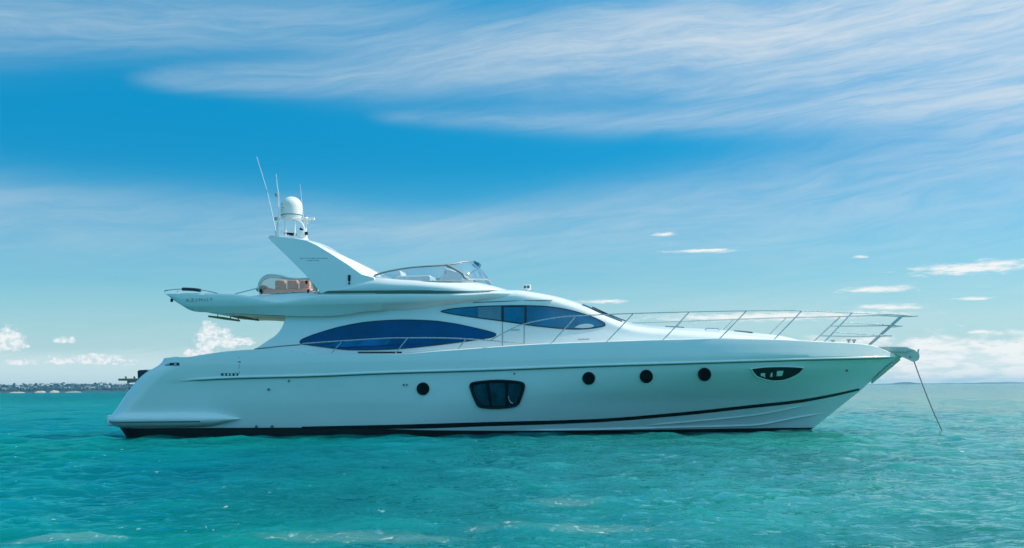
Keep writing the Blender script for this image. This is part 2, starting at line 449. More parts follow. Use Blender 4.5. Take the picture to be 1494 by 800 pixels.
def build_hull():
    nu = 150
    uu = 0.5 - 0.5 * np.cos(np.linspace(0, math.pi, nu)); uu = 0.55 * uu + 0.45 * np.linspace(0, 1, nu)
    uu = np.concatenate([[0, 0.0008, 0.003, 0.006, 0.010, 0.016, 0.022], uu[np.where(uu > 0.027)]])
    rowf = [(lambda X: -0.95 + 0 * X, 0.10), (lambda X: -0.45 + 0 * X, 0.75)]
    rowf.append((lambda X: -0.12 + 0 * X, 1.0))
    rowf.append((za, 1.0))
    for t in np.linspace(0, 1, 15)[1:-1]: rowf.append(((lambda X, t=t: za(X) + (zk(X) - 0.035 - za(X)) * t), 1.0))
    rowf.append((lambda X: zk(X) - 0.035, 1.0)); kn = len(rowf)
    rowf.append((lambda X: zk(X) - 0.005, 1.0))
    for t in np.linspace(0, 1, 8)[1:]: rowf.append(((lambda X, t=t: zk(X) + (zs(X) - zk(X)) * t), 1.0))
    rows, mi = [], []
    for k, (fz, fac) in enumerate(rowf):
        row = []
        for u in uu:
            X = -12 + 24 * u; Z = float(fz(X))
            for _ in range(40):
                a, b = float(_xa(Z)), float(_xs(Z)); X = 0.5 * X + 0.5 * (a + (b - a) * u); Z = float(fz(X))
            y = float(hb(X, Z)) * fac
            if k < kn and y > 0.03: y -= 0.03 * min(1, (y - 0.03) / 0.3) * float(np.clip((X + 10.4) / 1.2, 0, 1))     # bulwark overhangs the topsides by a small step
            row.append((X, y, Z))
        rows.append([(x, -y, z) for x, y, z in row[::-1]] + [(x, y, z) for x, y, z in row])
    b = MB().grid(rows)
    nc = len(rows[0]) - 1
    fm = []
    for i in range(len(rows) - 1): fm += [1 if i < 3 else 0] * nc
    # keep material per face: build directly
    me = link_mesh("hull", b.v, b.f, GEL, yacht, True, 28, mats=[GEL, ANTIF], fmat=fm)
    return me
hull = build_hull()

def patch(surf, top, bot, off, name, material, parent, n=40, m_=6, ease=False, thick=0.0, mirror=False):
    """a sheet lying on the near side between two traced edges"""
    ft = pchip([p[0] for p in top], [p[1] for p in top]); fb = pchip([p[0] for p in bot], [p[1] for p in bot])
    x0, x1 = max(top[0][0], bot[0][0]), min(top[-1][0], bot[-1][0])
    xs = np.linspace(0, 1, n); xs = 0.5 - 0.5 * np.cos(xs * math.pi) if ease else xs
    rows = []
    for x in x0 + (x1 - x0) * xs:
        a, c = float(ft(x)), float(fb(x))
        rows.append([on(surf, x, a + (c - a) * t, off) for t in np.linspace(0, 1, m_)])
    b = MB().grid(rows)
    if thick > 0:
        back = [[(p[0], p[1] + thick, p[2]) for p in r] for r in rows]
        k = len(b.v); b.grid(back)
        loop = [(0, j) for j in range(m_)] + [(i, m_ - 1) for i in range(1, n)] + [(n - 1, j) for j in range(m_ - 2, -1, -1)] + [(i, 0) for i in range(n - 2, 0, -1)]
        for q in range(len(loop)):
            (i, j), (i2, j2) = loop[q], loop[(q + 1) % len(loop)]
            b.f.append((i * m_ + j, i2 * m_ + j2, k + i2 * m_ + j2, k + i * m_ + j))
    return b.obj(name, material, parent)
def outline_tube(surf, pts, off, r, name, material, parent, closed=True, n=6, rep=6, sm=True):
    q = [on(surf, px, py, off) for px, py in pts]
    if sm:
        q = smooth_path(q + ([q[0]] if closed else []), rep)
        if closed: q = q[:-1]
    return MB().tube(q, r, n, closed=closed).obj(name, material, parent)

# black boot stripe, rub rail, spray rails
S_TOP = [(440, 622.6), (584, 619.6), (711, 616), (860, 611.8), (985, 602.5), (1100, 590.6), (1165, 583.6), (1215, 575), (1255, 566.6)]
S_BOT = [(440, 626), (584, 626), (711, 622.2), (860, 617), (985, 607.6), (1100, 595.4), (1165, 588.2), (1215, 579), (1254, 569.8)]
patch(hbl, S_TOP, S_BOT, 0.006, "boot_stripe", BLACKP, hull, 90, 3)
def rail_strip(surf, pts, off, half, name, material, parent, n=90):
    f = pchip([p[0] for p in pts], [p[1] for p in pts]); rows = []
    xs = np.linspace(pts[0][0], pts[-1][0], n)
    for i, x in enumerate(xs):
        e = min(1.0, i / 4.0, (n - 1 - i) / 3.0); q = on(surf, x, float(f(x)), 0)
        rows.append([(q[0], q[1] - off * e * b_ + 0.01, q[2] + half * e * a_) for a_, b_ in ((1, 0), (0.9, .8), (0.4, 1), (-0.4, 1), (-0.9, .8), (-1, 0))])
    return MB().grid(rows).pair(name, material, parent, angle=60)
rail_strip(hb, [(p[0], p[1] - 1.0) for p in KNUCK if p[0] > 240], 0.045, 0.03, "rub_rail", GEL, hull)
rail_strip(hb, [(p[0], p[1] + 0.9) for p in KNUCK if p[0] > 240], 0.004, 0.022, "rub_rail_gasket", GROOVE, hull)
rail_strip(hb, [(760, 628), (860, 627), (1000, 623.4), (1100, 620.6), (1152, 611.5), (1210, 601.5)], 0.03, 0.02, "spray_rail", GEL, hull, 50)
rail_strip(hb, [(940, 621), (1050, 611.5), (1100, 606), (1179, 591)], 0.02, 0.015, "spray_rail", GEL, hull, 40)

# platform wing at the stern
def build_platform():
    top = pchip([158.9, 162, 168, 185, 205, 255, 307, 325, 340, 350.5], [612, 607, 604.3, 602.6, 602, 601.6, 603, 605.6, 608.6, 611.4])
    bot = pchip([158.9, 162, 168, 179, 250, 285, 307, 330, 343, 350.5], [613, 618, 622, 624.7, 624.6, 624, 622.6, 617.6, 614, 611.6])
    prot = pchip([158.9, 163, 172, 200, 290, 330, 350.5], [0.05, 0.14, 0.24, 0.30, 0.30, 0.14, 0.0])
    rows = []
    for x in np.concatenate([np.linspace(158.9, 172, 8), np.linspace(176, 350.5, 46)]):
        a, b_, pr = float(top(x)), float(bot(x)), float(prot(x)); r = []
        for t in np.linspace(0, 1, 12):
            py = a + (b_ - a) * t; w = math.sin(math.pi * min(1, max(0, t))) ** 0.55 if 0 < t < 1 else 0
            q = on(hb, x, py, 0); r.append((q[0], q[1] - pr * w + 0.03 * (1 - w), q[2]))
        rows.append(r)
    wing = MB().grid(rows)
    b = MB()
    # slab across the stern
    zt, zb = P(170, 606, -2.4)[2], P(170, 622, -2.4)[2]
    xa, xb = float(_xa(0.5)) + 0.12, float(_xa(0.5)) + 1.6
    b.box(((xa + xb) / 2, 0, (zt + zb) / 2), ((xb - xa) / 2, 2.1, (zt - zb) / 2), bev=0.05)
    pl = b.obj("swim_platform", GEL, yacht)
    wing.pair("platform_wing", GEL, pl)
    g = []
    for x in np.linspace(161, 297, 40):
        py = 616.2 - (x - 161) * 0.012
        a, b_ = float(top(x)), float(bot(x)); t = (py - a) / (b_ - a); w = math.sin(math.pi * t) ** 0.55
        q = on(hb, x, py, 0); g.append((q[0], q[1] - float(prot(x)) * w - 0.004, q[2]))
    MB().tube(g, 0.02, 6).obj("fender_groove", GROOVE, pl)
build_platform()

# ------------------------------------------------------------------ portholes and hull windows
def porthole(px, py, r):
    c = on(hb, px, py); rad = r / 49.0
    x1, x2 = on(hb, px - r, py), on(hb, px + r, py); z1, z2 = on(hb, px, py - r), on(hb, px, py + r)
    ux = Vector((x2 - x1) / 2); uz = Vector((z1 - z2) / 2); nn = uz.cross(ux).normalized()
    if nn.y > 0: nn = -nn
    c = Vector(c)
    N = 32
    ring = lambda k, o: [c + (ux * math.cos(2 * math.pi * j / N) + uz * math.sin(2 * math.pi * j / N)) * k + nn * o for j in range(N)]
    rim = MB().grid([ring(1.0, -0.02), ring(1.0, 0.0), ring(0.96, 0.012), ring(0.86, 0.010), ring(0.82, -0.015)], close_v=True)
    o = rim.obj("porthole", RUBBER, yacht, angle=50)
    g = MB(); g.v = [tuple(q) for q in ring(0.83, -0.004)]; g.f = [tuple(range(N))]
    g.obj("pane", DARKGL, o, smooth=False)
    # keep the hull skin behind the pane: it sits proud of the shell on its rim
    for v in o.data.vertices: v.co += nn * 0.005
    return o
for px, py, r in [(617, 567.5, 9.3), (859, 552.3, 9.3), (943, 549.6, 9.6), (1028, 546.8, 9.6)]:
    porthole(px, py, r)

def between(poly, x):
    """upper and lower crossing of a closed picture outline at column x"""
    ys = []
    n = len(poly)
    for i in range(n):
        (x0, y0), (x1, y1) = poly[i], poly[(i + 1) % n]
        if (x0 <= x < x1) or (x1 <= x < x0): ys.append(y0 + (y1 - y0) * (x - x0) / (x1 - x0))
    return (min(ys), max(ys)) if len(ys) >= 2 else None
def smooth2(poly, n=6):
    q = smooth_path([(a, b, 0) for a, b in poly] + [(poly[0][0], poly[0][1], 0)], n)[:-1]
    return [(float(a[0]), float(a[1])) for a in q]
def window_sheet(surf, poly, off, name, material, parent, n=44, m_=6, sm=4, x0=None, x1=None, inset=0.0):
    pl = smooth2(poly, sm) if sm else poly
    a = min(p[0] for p in pl) + 0.02 if x0 is None else x0
    b = max(p[0] for p in pl) - 0.02 if x1 is None else x1
    ts = 0.5 - 0.5 * np.cos(np.linspace(0, math.pi, n)); rows = []
    for x in a + (b - a) * ts:
        r = between(pl, x)
        if r is None: continue
        t0, t1 = r[0] + inset, r[1] - inset
        if t1 < t0: t0 = t1 = (t0 + t1) / 2
        rows.append([on(surf, x, t0 + (t1 - t0) * t, off) for t in np.linspace(0, 1, m_)])
    return MB().grid(rows).obj(name, material, parent)

HW = [(686.2, 564), (687.5, 560.4), (693, 558.4), (708, 556.6), (726.7, 555.6), (745, 556.4), (758, 558), (763.5, 560.4), (764.6, 565), (762.5, 573), (757.5, 586.5), (754.5, 590.5), (748, 593.2), (727, 595.3), (709, 594.8), (701, 593.6), (696.5, 590), (690, 576)]
hw = window_sheet(hb, HW, 0.008, "hull_window", DARKGL, yacht)
outline_tube(hb, HW, 0.01, 0.035, "frame", RUBBER, hw, rep=4)
HWin = [(690, 563.5), (700, 560.8), (708.5, 559.8), (714, 592), (703, 591.4), (698.5, 587.5), (692, 572)]
window_sheet(hb, HWin, 0.013, "pane", TEALGL, hw, sm=0)
window_sheet(hb, [(713.8, 559.4), (736.6, 559.0), (737.6, 592.4), (718.6, 592.4)], 0.013, "pane", TEALGL, hw, sm=0)
window_sheet(hb, [(741.6, 559.4), (757, 560.6), (761, 563), (759, 573), (754.5, 585.5), (751, 589.6), (742, 592)], 0.013, "pane", TEALGL, hw, sm=0)
MB().tube([on(hb, *p, 0.016) for p in [(741.8, 578), (742.6, 583), (745, 587.6), (748.5, 588.6)]], 0.012, 6).obj("latch", STEEL, hw)

BW = [(1095.5, 538.6), (1104, 536.8), (1118, 535.5), (1132, 535), (1153.6, 535.1), (1171.6, 536.6), (1170.5, 540), (1165, 545.5), (1153.6, 551.7), (1142.6, 555), (1128, 556), (1113, 553), (1103, 548.4)]
bw = window_sheet(hb, BW, 0.008, "bow_window", GREENGL, yacht, sm=3)
outline_tube(hb, BW, 0.006, 0.02, "frame", GEL, bw, rep=3)
window_sheet(hb, [(1110, 544.8), (1116.4, 544.4), (1116.4, 551), (1114.6, 551), (1114, 549), (1110, 549.6)], 0.014, "pane", PANELW, bw, sm=0, n=10)
window_sheet(hb, [(1124.6, 544.2), (1127, 543.6), (1127, 550), (1123.6, 550)], 0.014, "pane", PANELW, bw, sm=0, n=6)
window_sheet(hb, [(1133.6, 541.4), (1143, 541.2), (1141.6, 548.6), (1133, 549.2)], 0.014, "pane", PANELW, bw, sm=0, n=8)

# small hull fittings
def plate(surf, x0, y0, x1, y1, off, name, material, parent=None):
    return patch(surf, [(x0, y0), (x1, y0)], [(x0, y1), (x1, y1)], off, name, material, parent or yacht, 6, 3, thick=0.012)
fp = plate(hb, 241, 529.4, 261.5, 533.6, 0.006, "mooring_port", DARKIN)
for a in (243.5, 254): plate(hb, a, 530.4, a + 3.4, 532.8, 0.012, "cleat", STEELD, fp)
fp = plate(hb, 322.5, 544.8, 347.5, 548.4, 0.006, "freeing_port", DARKIN)
for a in (326, 331.5, 336.5, 342.5): plate(hb, a, 545.2, a + 2.6, 548.0, 0.012, "grating", PANELW, fp)
plate(hb, 348.6, 521, 349.2, 546, 0.003, "gate_seam", GROOVE)
plate(hb, 347.2, 527.5, 351, 529, 0.006, "gate_latch", GROOVE)
for px, py, r in [(392, 568.4, 1.8), (421.5, 556, 1.4), (589, 561.8, 1.4), (593.6, 561.8, 1.2), (750.5, 545.4, 1.3), (1235.5, 541, 1.8), (374, 622.5, 2.0), (397, 622.5, 2.2)]:
    c = on(hb, px, py, -0.01); b = MB().lathe([(0, 0.03), (0.6 * r / 49, 0.03), (r / 49, 0.015), (r / 49, 0)], (0, 0, 0), 14)
    b.v = [(c[0] + x, c[1] - z, c[2] + y) for x, y, z in b.v]; b.obj("skin_fitting", GROOVE, yacht)

# ------------------------------------------------------------------ deck
def build_deck():
    xs = np.linspace(float(_xa(2.3)) + 0.1, XTIP - 0.05, 120); rows = []
    for X in xs:
        z = float(zs(X)); h0 = float(hb(X, z)); a = max(h0 - 0.13, 0.0); b_ = max(h0 - 0.16, 0.0)
        drop = min(0.32, max(0.02, (XTIP - X) * 0.12))
        prof = [(h0 - 0.002, z), (h0 - 0.05, z + 0.02), (a, z + 0.005), (b_, z - drop), (b_ * 0.5, z - drop + 0.04), (0, z - drop + 0.06)]
        rows.append([(X, -y, zz) for y, zz in prof] + [(X, y, zz) for y, zz in prof[::-1][1:]])
    MB().grid(rows).obj("deck", GELDECK, yacht)
build_deck()

# ------------------------------------------------------------------ cabin
def X_at(px, yl): return float(P(px, 500, yl)[0])
_bc = pchip([X_at(p, -2) for p in (380, 760, 880, 960, 1050, 1120, 1190)], [2.20, 2.20, 2.02, 1.75, 1.35, 0.95, 0.42])
def tum(X): return np.interp(X, [X_at(760, -2), X_at(960, -2)], [0.17, 0.44])
def sb(X, Z): return _bc(X) - tum(X) * (Z - 2.3)
def side_curve(pts, yl): 
    q = [P(px, py, yl if px > 300 or px < 236 else yl + 0.62 * (300 - px) / 60) for px, py in pts]; return pchip([a[0] for a in q], [a[2] for a in q])
# top edge of the cabin side, stern to bow
CAB_TOP = [(430, 449), (480, 448), (544, 441), (586, 439.5), (620, 437), (660, 432.5), (690, 427), (720, 423.6), (748, 423.2), (780, 427), (811, 433), (851, 446), (881, 460), (901, 468), (920, 474), (950, 478), (990, 480.5), (1051, 484), (1111, 489), (1150, 493), (1179, 498), (1192, 501)]
ct = side_curve(CAB_TOP, -1.85)
crown = pchip([X_at(p, 0) for p in (420, 690, 760, 830, 870, 900, 950, 1040, 1120, 1180, 1195)], [0.1, 0.12, 0.10, 0.11, 0.14, 0.16, 0.14, 0.15, 0.15, 0.08, 0.03])
def cab_section(X):
    z = float(ct(X)); zb = 1.9; r = min(0.26, max(0.02, (z - zb) * 0.35)); cr_ = float(crown(X))
    pts = []
    for t in np.linspace(0, 1, 7): 
        zz = zb + (z - r - zb) * t; pts.append((float(sb(X, zz)), zz))
    y0 = pts[-1][0]; ry = min(0.45, y0 * 0.5)
    for a in np.linspace(0, math.pi / 2, 8)[1:]:
        pts.append((y0 - ry * (1 - math.cos(a)), z - r + (r + 0.25 * cr_) * math.sin(a) * 1.0))
    y1, z1 = pts[-1]
    for t in np.linspace(0, 1, 7)[1:]:
        pts.append((y1 * (1 - t), z1 + 0.75 * cr_ * (1 - (1 - t) ** 2)))
    return [(max(y, 0.0), zz) for y, zz in pts]
CX0 = X_at(446, -2.1)
def build_cabin():
    rows = []
    for X in np.concatenate([np.linspace(CX0, X_at(780, -2), 40), np.linspace(X_at(786, -2), X_at(1192, -1), 80)]):
        s = cab_section(float(X)); rows.append([(X, -y, z) for y, z in s] + [(X, y, z) for y, z in s[::-1][1:]])
    b = MB().grid(rows)
    n = len(rows[0]); b.f.append(tuple(range(n)))           # after bulkhead
    return b.obj("cabin", GEL, yacht, angle=50)
cabin = build_cabin()
# side wings sweeping aft from the cabin to the bulwark
WING_AFT = [(417.5, 456), (416.5, 462), (415, 468), (413, 474.5), (408, 483), (401, 490.5), (391, 497), (380, 504.5), (369, 511.5), (366, 516)]
def build_wing():
    rows = []
    fy = pchip([p[1] for p in WING_AFT], [p[0] for p in WING_AFT])
    for py in np.linspace(457.5, 520, 28):
        x0 = float(fy(py)); r = []
        for t in np.linspace(0, 1, 14): r.append(on(sb, x0 + (452 - x0) * t, py, 0.004 * (1 - t)))
        rows.append(r)
    b = MB().grid(rows); k = len(b.v); n, m_ = len(rows), len(rows[0])
    b.grid([[(p[0] + (0.05 if j == 0 else 0), p[1] + 0.10, p[2]) for j, p in enumerate(r)] for r in rows])
    for i in range(n - 1): b.f.append((i * m_, (i + 1) * m_, k + (i + 1) * m_, k + i * m_))
    return b.pair("cabin_wing", GEL, yacht)
build_wing()
# seam along the wing foot
MB().tube([on(sb, px, py, 0.012) for px, py in [(371, 509.4), (390, 507.4), (412, 505), (438, 503)]], 0.012, 5).obj("deck_seam", GROOVE, cabin)

# saloon window
SAL = [(437.4, 499), (440, 495.6), (450, 491.2), (461, 487.2), (491, 478.2), (520, 472.2), (544, 469), (586, 466.8), (629, 468), (650, 470.4), (671, 473.8), (703, 481), (720, 485.6), (723.6, 488), (722, 490.6), (714, 493.2), (693, 496.4), (671, 499.4), (640, 503.4), (607, 507), (585, 508.8), (565, 510), (535, 510.8), (505, 510.4), (481, 507.6), (451, 503.6), (440, 502)]
sal = window_sheet(sb, SAL, 0.010, "saloon_window", BLUEGL, yacht, n=80, m_=8, sm=3)
outline_tube(sb, SAL, 0.010, 0.012, "frame", BLACKP, sal, rep=3)
window_sheet(sb, [(470, 505), (520, 495.6), (563, 494.6), (568, 497.4), (562, 503.4), (520, 505.4), (480, 507)], 0.016, "reflection_patch", mat("painted_reflection", (0.002, 0.17, 0.48), 0.05, 0, 0.6, 1.4, coat=0.2), sal, sm=3, n=30)  # brighter blue sheet painting a reflection on the glass
patch(sb, [(522, 513.4), (586, 513.2)], [(522, 515.4), (586, 515.6)], 0.012, "deck_vent", DARKIN, cabin, 20, 3, thick=0.01)
# wheelhouse window
WHW = [(643, 454.6), (647, 453.2), (660, 450.6), (697, 447.4), (732, 446.2), (769, 446.0), (801, 447.6), (831, 452.6), (861, 461.4), (879, 469.6), (882.8, 473), (880.6, 476), (861, 479.4), (837, 480.4), (811, 478.8), (770.6, 474.4), (730, 468.2), (696, 463.8), (660, 458.4), (647, 455.8)]
whw = window_sheet(sb, WHW, 0.010, "wheelhouse_window", PILOTGL, yacht, n=80, m_=8, sm=3)
outline_tube(sb, WHW, 0.010, 0.014, "frame", BLACKP, whw, rep=3)
whs = smooth2(WHW, 3)
def slice_(x0, x1, ins=0.8):
    xs = np.linspace(x0, x1, 8); r = [between(whs, float(x)) for x in xs]
    return [(float(x), q[0] + ins) for x, q in zip(xs, r)] + [(float(x), q[1] - ins) for x, q in zip(xs[::-1], r[::-1])]
window_sheet(sb, slice_(697.5, 731), 0.016, "reflecting_pane", PALEREFL, whw, sm=0, n=12)  # pale grey reflection painted on this part of the glass
window_sheet(sb, [(838, 478.2), (846, 473.8), (858, 472.4), (866, 474.6), (864, 477.4), (852, 479)], 0.016, "deck_glimpse", mat("bright_inner_panel", (0.45, 0.58, 0.66), 0.2), whw, sm=3, n=14)
def bar(surf, pts, wpx, off, name, material, parent):
    (x0, y0), (x1, y1) = pts
    if abs(x1 - x0) < abs(y1 - y0):
        rows = [[on(surf, x0 + (x1 - x0) * t + d, y0 + (y1 - y0) * t, off) for d in (-wpx / 2, wpx / 2)] for t in np.linspace(0, 1, 8)]
    else:
        rows = [[on(surf, x0 + (x1 - x0) * t, y0 + (y1 - y0) * t + d, off) for d in (-wpx / 2, wpx / 2)] for t in np.linspace(0, 1, 10)]
    b = MB().grid(rows); k = len(b.v); b.grid([[(p[0], p[1] + 0.012, p[2]) for p in r] for r in rows])
    return b.obj(name, material, parent, smooth=False)
door = patch(sb, [(734, 446.6), (764.4, 446.4)], [(734, 505.4), (764.4, 502.6)], 0.004, "side_door", GEL, yacht, 10, 16)
window_sheet(sb, slice_(735, 765, 1.6), 0.020, "pane", PILOTGL, door, sm=0, n=10)
bar(sb, ((733.4, 446.4), (733.4, 469.4)), 3.4, 0.024, "frame", BLACKP, door)
bar(sb, ((766.6, 446.4), (766.6, 474)), 3.4, 0.024, "frame", BLACKP, door)
bar(sb, ((733, 447.4), (767.4, 447.4)), 1.8, 0.026, "frame", BLACKP, door)
bar(sb, ((733, 469), (733, 506)), 0.7, 0.010, "seam", GROOVE, door)
bar(sb, ((764.6, 473), (764.6, 503)), 0.8, 0.010, "seam", GROOVE, door)
bar(sb, ((744, 481.6), (758, 481.4)), 1.0, 0.02, "handle", GREYP, door)
bar(sb, ((843, 495.4), (860, 495)), 1.1, 0.012, "vent_slot", GREYP, cabin)
MB().tube(smooth_path([on(sb, px, py, 0.008) for px, py in [(690, 441.9), (705, 441.0), (740, 439.6), (780, 438.4), (806, 438.2)]], 5), 0.011, 5).obj("brow_crease_line", GROOVE, cabin)  # dark line standing in for the shade of the brow crease
# windscreen: a sheet following the curved roof front
def roof_z(X, y):
    s = cab_section(X); ys = [p[0] for p in s][::-1]; z_ = [p[1] for p in s][::-1]
    return float(np.interp(abs(y), ys, z_))
def roof_sheet(x0, x1, y0, y1, off, name, material, parent, n=20, m_=24, taper=0.0):
    rows = []
    for i, X in enumerate(np.linspace(x0, x1, n)):
        k = 1 - taper * i / (n - 1)
        rows.append([(X + off * 0.5, y * k, roof_z(X, y * k) + off) for y in np.linspace(y0, y1, m_)])
    return MB().grid(rows).obj(name, material, parent)
wx0, wx1 = X_at(850, -1.2), X_at(908, -1.2)
ws = roof_sheet(wx0, wx1, -1.40, 1.40, 0.012, "windscreen", DARKGL, yacht, taper=0.08)
for y in (-0.5, 0.5):
    rows = [[(X + 0.012, y + d, roof_z(X, y + d) + 0.026) for d in (-0.04, 0.04)] for X in np.linspace(wx0, wx1, 16)]
    MB().grid(rows).obj("mullion", GEL, ws)
for y in (-1.0, 0.1, 0.9):
    pts = [(X, y + 0.5 * (X - wx0) / (wx1 - wx0), roof_z(X, y) + 0.06) for X in np.linspace(wx1 - 0.9, wx1 + 0.1, 6)]
    MB().tube(pts, 0.014, 6).obj("wiper", RUBBER, ws)

# ------------------------------------------------------------------ flybridge deck: overhang, skirt and brow
FT = [(240.3, 427.8), (262, 427.8), (290, 428), (340, 429.4), (381, 435), (407, 439), (440, 434), (469, 429.6), (553, 428.6), (640, 428), (680, 427.4), (720, 424.6), (748, 424.2), (778, 427.8)]
FB = [(240.3, 429), (250, 436.4), (264, 445), (280, 453.6), (288, 455.2), (312, 456), (341, 457), (371, 459), (413, 460.6), (440, 461.6), (480, 461.2), (544, 453.8), (586, 452.4), (640, 446), (692, 439), (730, 432.6), (760, 428.6), (778, 428.6)]
FK = [(240.3, 428.4), (278, 447.4), (300, 447.2), (405, 446.4), (470, 445), (586, 441), (692, 434), (730, 430), (778, 428.2)]
fly_hb = pchip([X_at(238, -1.5), X_at(244, -1.7), X_at(262, -2.05)] + [X_at(p, -2.3) for p in (300, 420, 600, 660, 720, 752, 780)], [1.45, 1.75, 2.10, 2.32, 2.42, 2.40, 2.24, 2.00, 1.78, 1.40])
ftz, fbz, fkz = side_curve(FT, -2.3), side_curve(FB, -2.15), side_curve(FK, -2.3)
def build_fly():
    rows, rows2 = [], []
    for X in np.concatenate([np.linspace(X_at(240.3, -1.6), X_at(300, -2.2), 30), np.linspace(X_at(304, -2.2), X_at(776, -2), 90)]):
        X = float(X); zt, zb, zk_ = float(ftz(X)), float(fbz(X)), float(fkz(X)); h0 = float(fly_hb(X))
        zk_ = min(max(zk_, zb + 0.002), zt - 0.004)
        hbm = min(h0 - 0.02, float(sb(max(X, CX0), zb)) + 0.012) if X > X_at(560, -2) else h0 - 0.26
        kf = min(1.0, max(0.12, (h0 - hbm) / 0.22))
        f = float(np.interp(X, [X_at(680, -2), X_at(776, -2)], [0, 1]))
        pr = [(0, zb + 0.03), (hbm * 0.7, zb + 0.03), (hbm - 0.05, zb + 0.008), (hbm, zb), (h0 - 0.075 * kf, zk_ - 0.02), (h0 - 0.045 * kf, zk_ + 0.015)]
        for a in np.linspace(0, math.pi / 2, 5): pr.append((h0 - 0.03 * kf - 0.09 * (1 - math.cos(a)), zt - 0.07 + 0.07 * math.sin(a)))
        pr += [(h0 - 0.30, zt + 0.02 * f), (h0 * 0.5, zt - 0.06 * (1 - f) + 0.05 * f), (0, zt - 0.06 * (1 - f) + 0.10 * f)]
        rows.append([(X, -y, z) for y, z in pr] + [(X, y, z) for y, z in pr[::-1][1:-1]])
    b = MB().grid(rows, close_v=True); n = len(rows[0])
    b.f.append(tuple(range(n))); b.f.append(tuple(len(b.v) - n + i for i in range(n))[::-1])
    return b.obj("flybridge", GEL, yacht, angle=40)
fly = build_fly()
# beige liner under the overhang
def liner():
    rows = []
    for X in np.linspace(X_at(330, -2), X_at(440, -2), 24):
        z = float(fbz(X)) - 0.004; h0 = float(fly_hb(X)) - 0.42
        rows.append([(X, y, z + (0 if abs(y) > 0.1 else 0)) for y in np.linspace(-h0, h0, 9)])
    o = MB().grid(rows).obj("ceiling_liner", BEIGE, fly)
liner()
# far coaming hanging below the liner, and two folded awning rails
for (a, b_, yl) in (((304, 461.6), (350, 468.2), 1.2), ((336, 461.2), (378, 467.4), 0.4)):
    p, q = P(*a, yl), P(*b_, yl); 
    aw = MB().tube([p, p * 0.5 + q * 0.5 + np.array([0, 0, 0.005]), q], [0.03, 0.045, 0.03], 8).obj("awning_rail", TEAK, yacht)
    for t in (0.3, 0.7, 0.95):
        c = p * (1 - t) + q * t
        MB().tube([c, (c[0], c[1], float(fbz(c[0])) + 0.02)], 0.014, 6).obj("hanger", RUBBER, aw)
far_y = 2.0
rows = []
for x in np.linspace(352, 418, 12):
    p, q = P(x, 459.5, far_y), P(x, 468.0 - max(0, (372 - x)) * 0.28, far_y); rows.append([p, (q[0], q[1] - 0.03, q[2])])
MB().grid(rows).obj("far_beam", BEIGE, fly)
plate_pts = [P(x, y, 0.9) for x, y in ((380, 461.4), (388, 461.4), (387, 463), (381, 463))]
MB().prism(plate_pts, [(p[0], p[1] + 0.3, p[2]) for p in plate_pts]).obj("ceiling_lamp", GREYP, fly)
# aft rail with a dark padded sleeve
flyedge = lambda px: -(float(fly_hb(X_at(px, -1.9 if px < 262 else -2.2))) - 0.12)
ra = [P(px, py, flyedge(px)) for px, py in [(240.4, 424.4), (248, 423.4), (262, 422.2), (280, 422.4), (296, 424), (310, 426.4), (318, 428.6)]]
rl = MB().tube(smooth_path(ra, 6), 0.018, 8).pair("aft_rail", STEEL, yacht)
MB().tube([P(240.4, 424.4, flyedge(240.4)), P(240.6, 428, flyedge(240.4))], 0.016, 6).obj("post", STEEL, rl)
MB().tube([P(259, 423.6, flyedge(259)), P(259, 428.4, flyedge(259))], 0.014, 6).obj("post", STEEL, rl)
pad = [P(px, py, flyedge(px)) for px, py in [(266.5, 422.0), (275, 422.2), (284, 422.8), (292.5, 424.0)]]
MB().tube(smooth_path(pad, 4), 0.052, 12).obj("padded_sleeve", NAVY, rl)
c = P(250.6, 438.6, -1.80)
lb = MB().lathe([(0, 0.07), (0.03, 0.06), (0.045, 0.03), (0.045, -0.03), (0.02, -0.05), (0, -0.05)], c, 14); lb.obj("stern_light", RUBBER, fly)
# second slim rail rising to the aft screen
MB().tube([P(343, 429.0, -2.1), P(358, 425.2, -2.1), P(376, 420.6, -2.05)], 0.018, 6).obj("grab_rail", STEEL, fly)

# name on the overhang side
def lettering(txt, px, py, wpx, hpx, surf_y, name, parent):
    cu = bpy.data.curves.new(name, 'FONT'); cu.body = txt; cu.size = 1.0; cu.extrude = 0.0; cu.space_character = 1.5
    o = bpy.data.objects.new(name, cu); S.collection.objects.link(o)
    dg = bpy.context.evaluated_depsgraph_get(); me = bpy.data.meshes.new_from_object(o.evaluated_get(dg))
    bpy.data.objects.remove(o)
    co = np.array([v.co for v in me.vertices]); mn, mx = co.min(0), co.max(0)
    for v in me.vertices:
        u = (v.co.x - mn[0]) / (mx[0] - mn[0]); t = (v.co.y - mn[1]) / (mx[1] - mn[1])
        q = P(px + wpx * u, py - hpx * t - (wpx * u) * 0.02, surf_y(px + wpx * u)); v.co = q
    me.materials.append(INK); me.name = name
    o = bpy.data.objects.new(name, me); S.collection.objects.link(o); o.parent = parent
    return o
lettering("AZIMUT", 270.5, 440.4, 40, 4.6, lambda px: -(float(fly_hb(X_at(px, -2.3))) - 0.02), "name_lettering", fly)

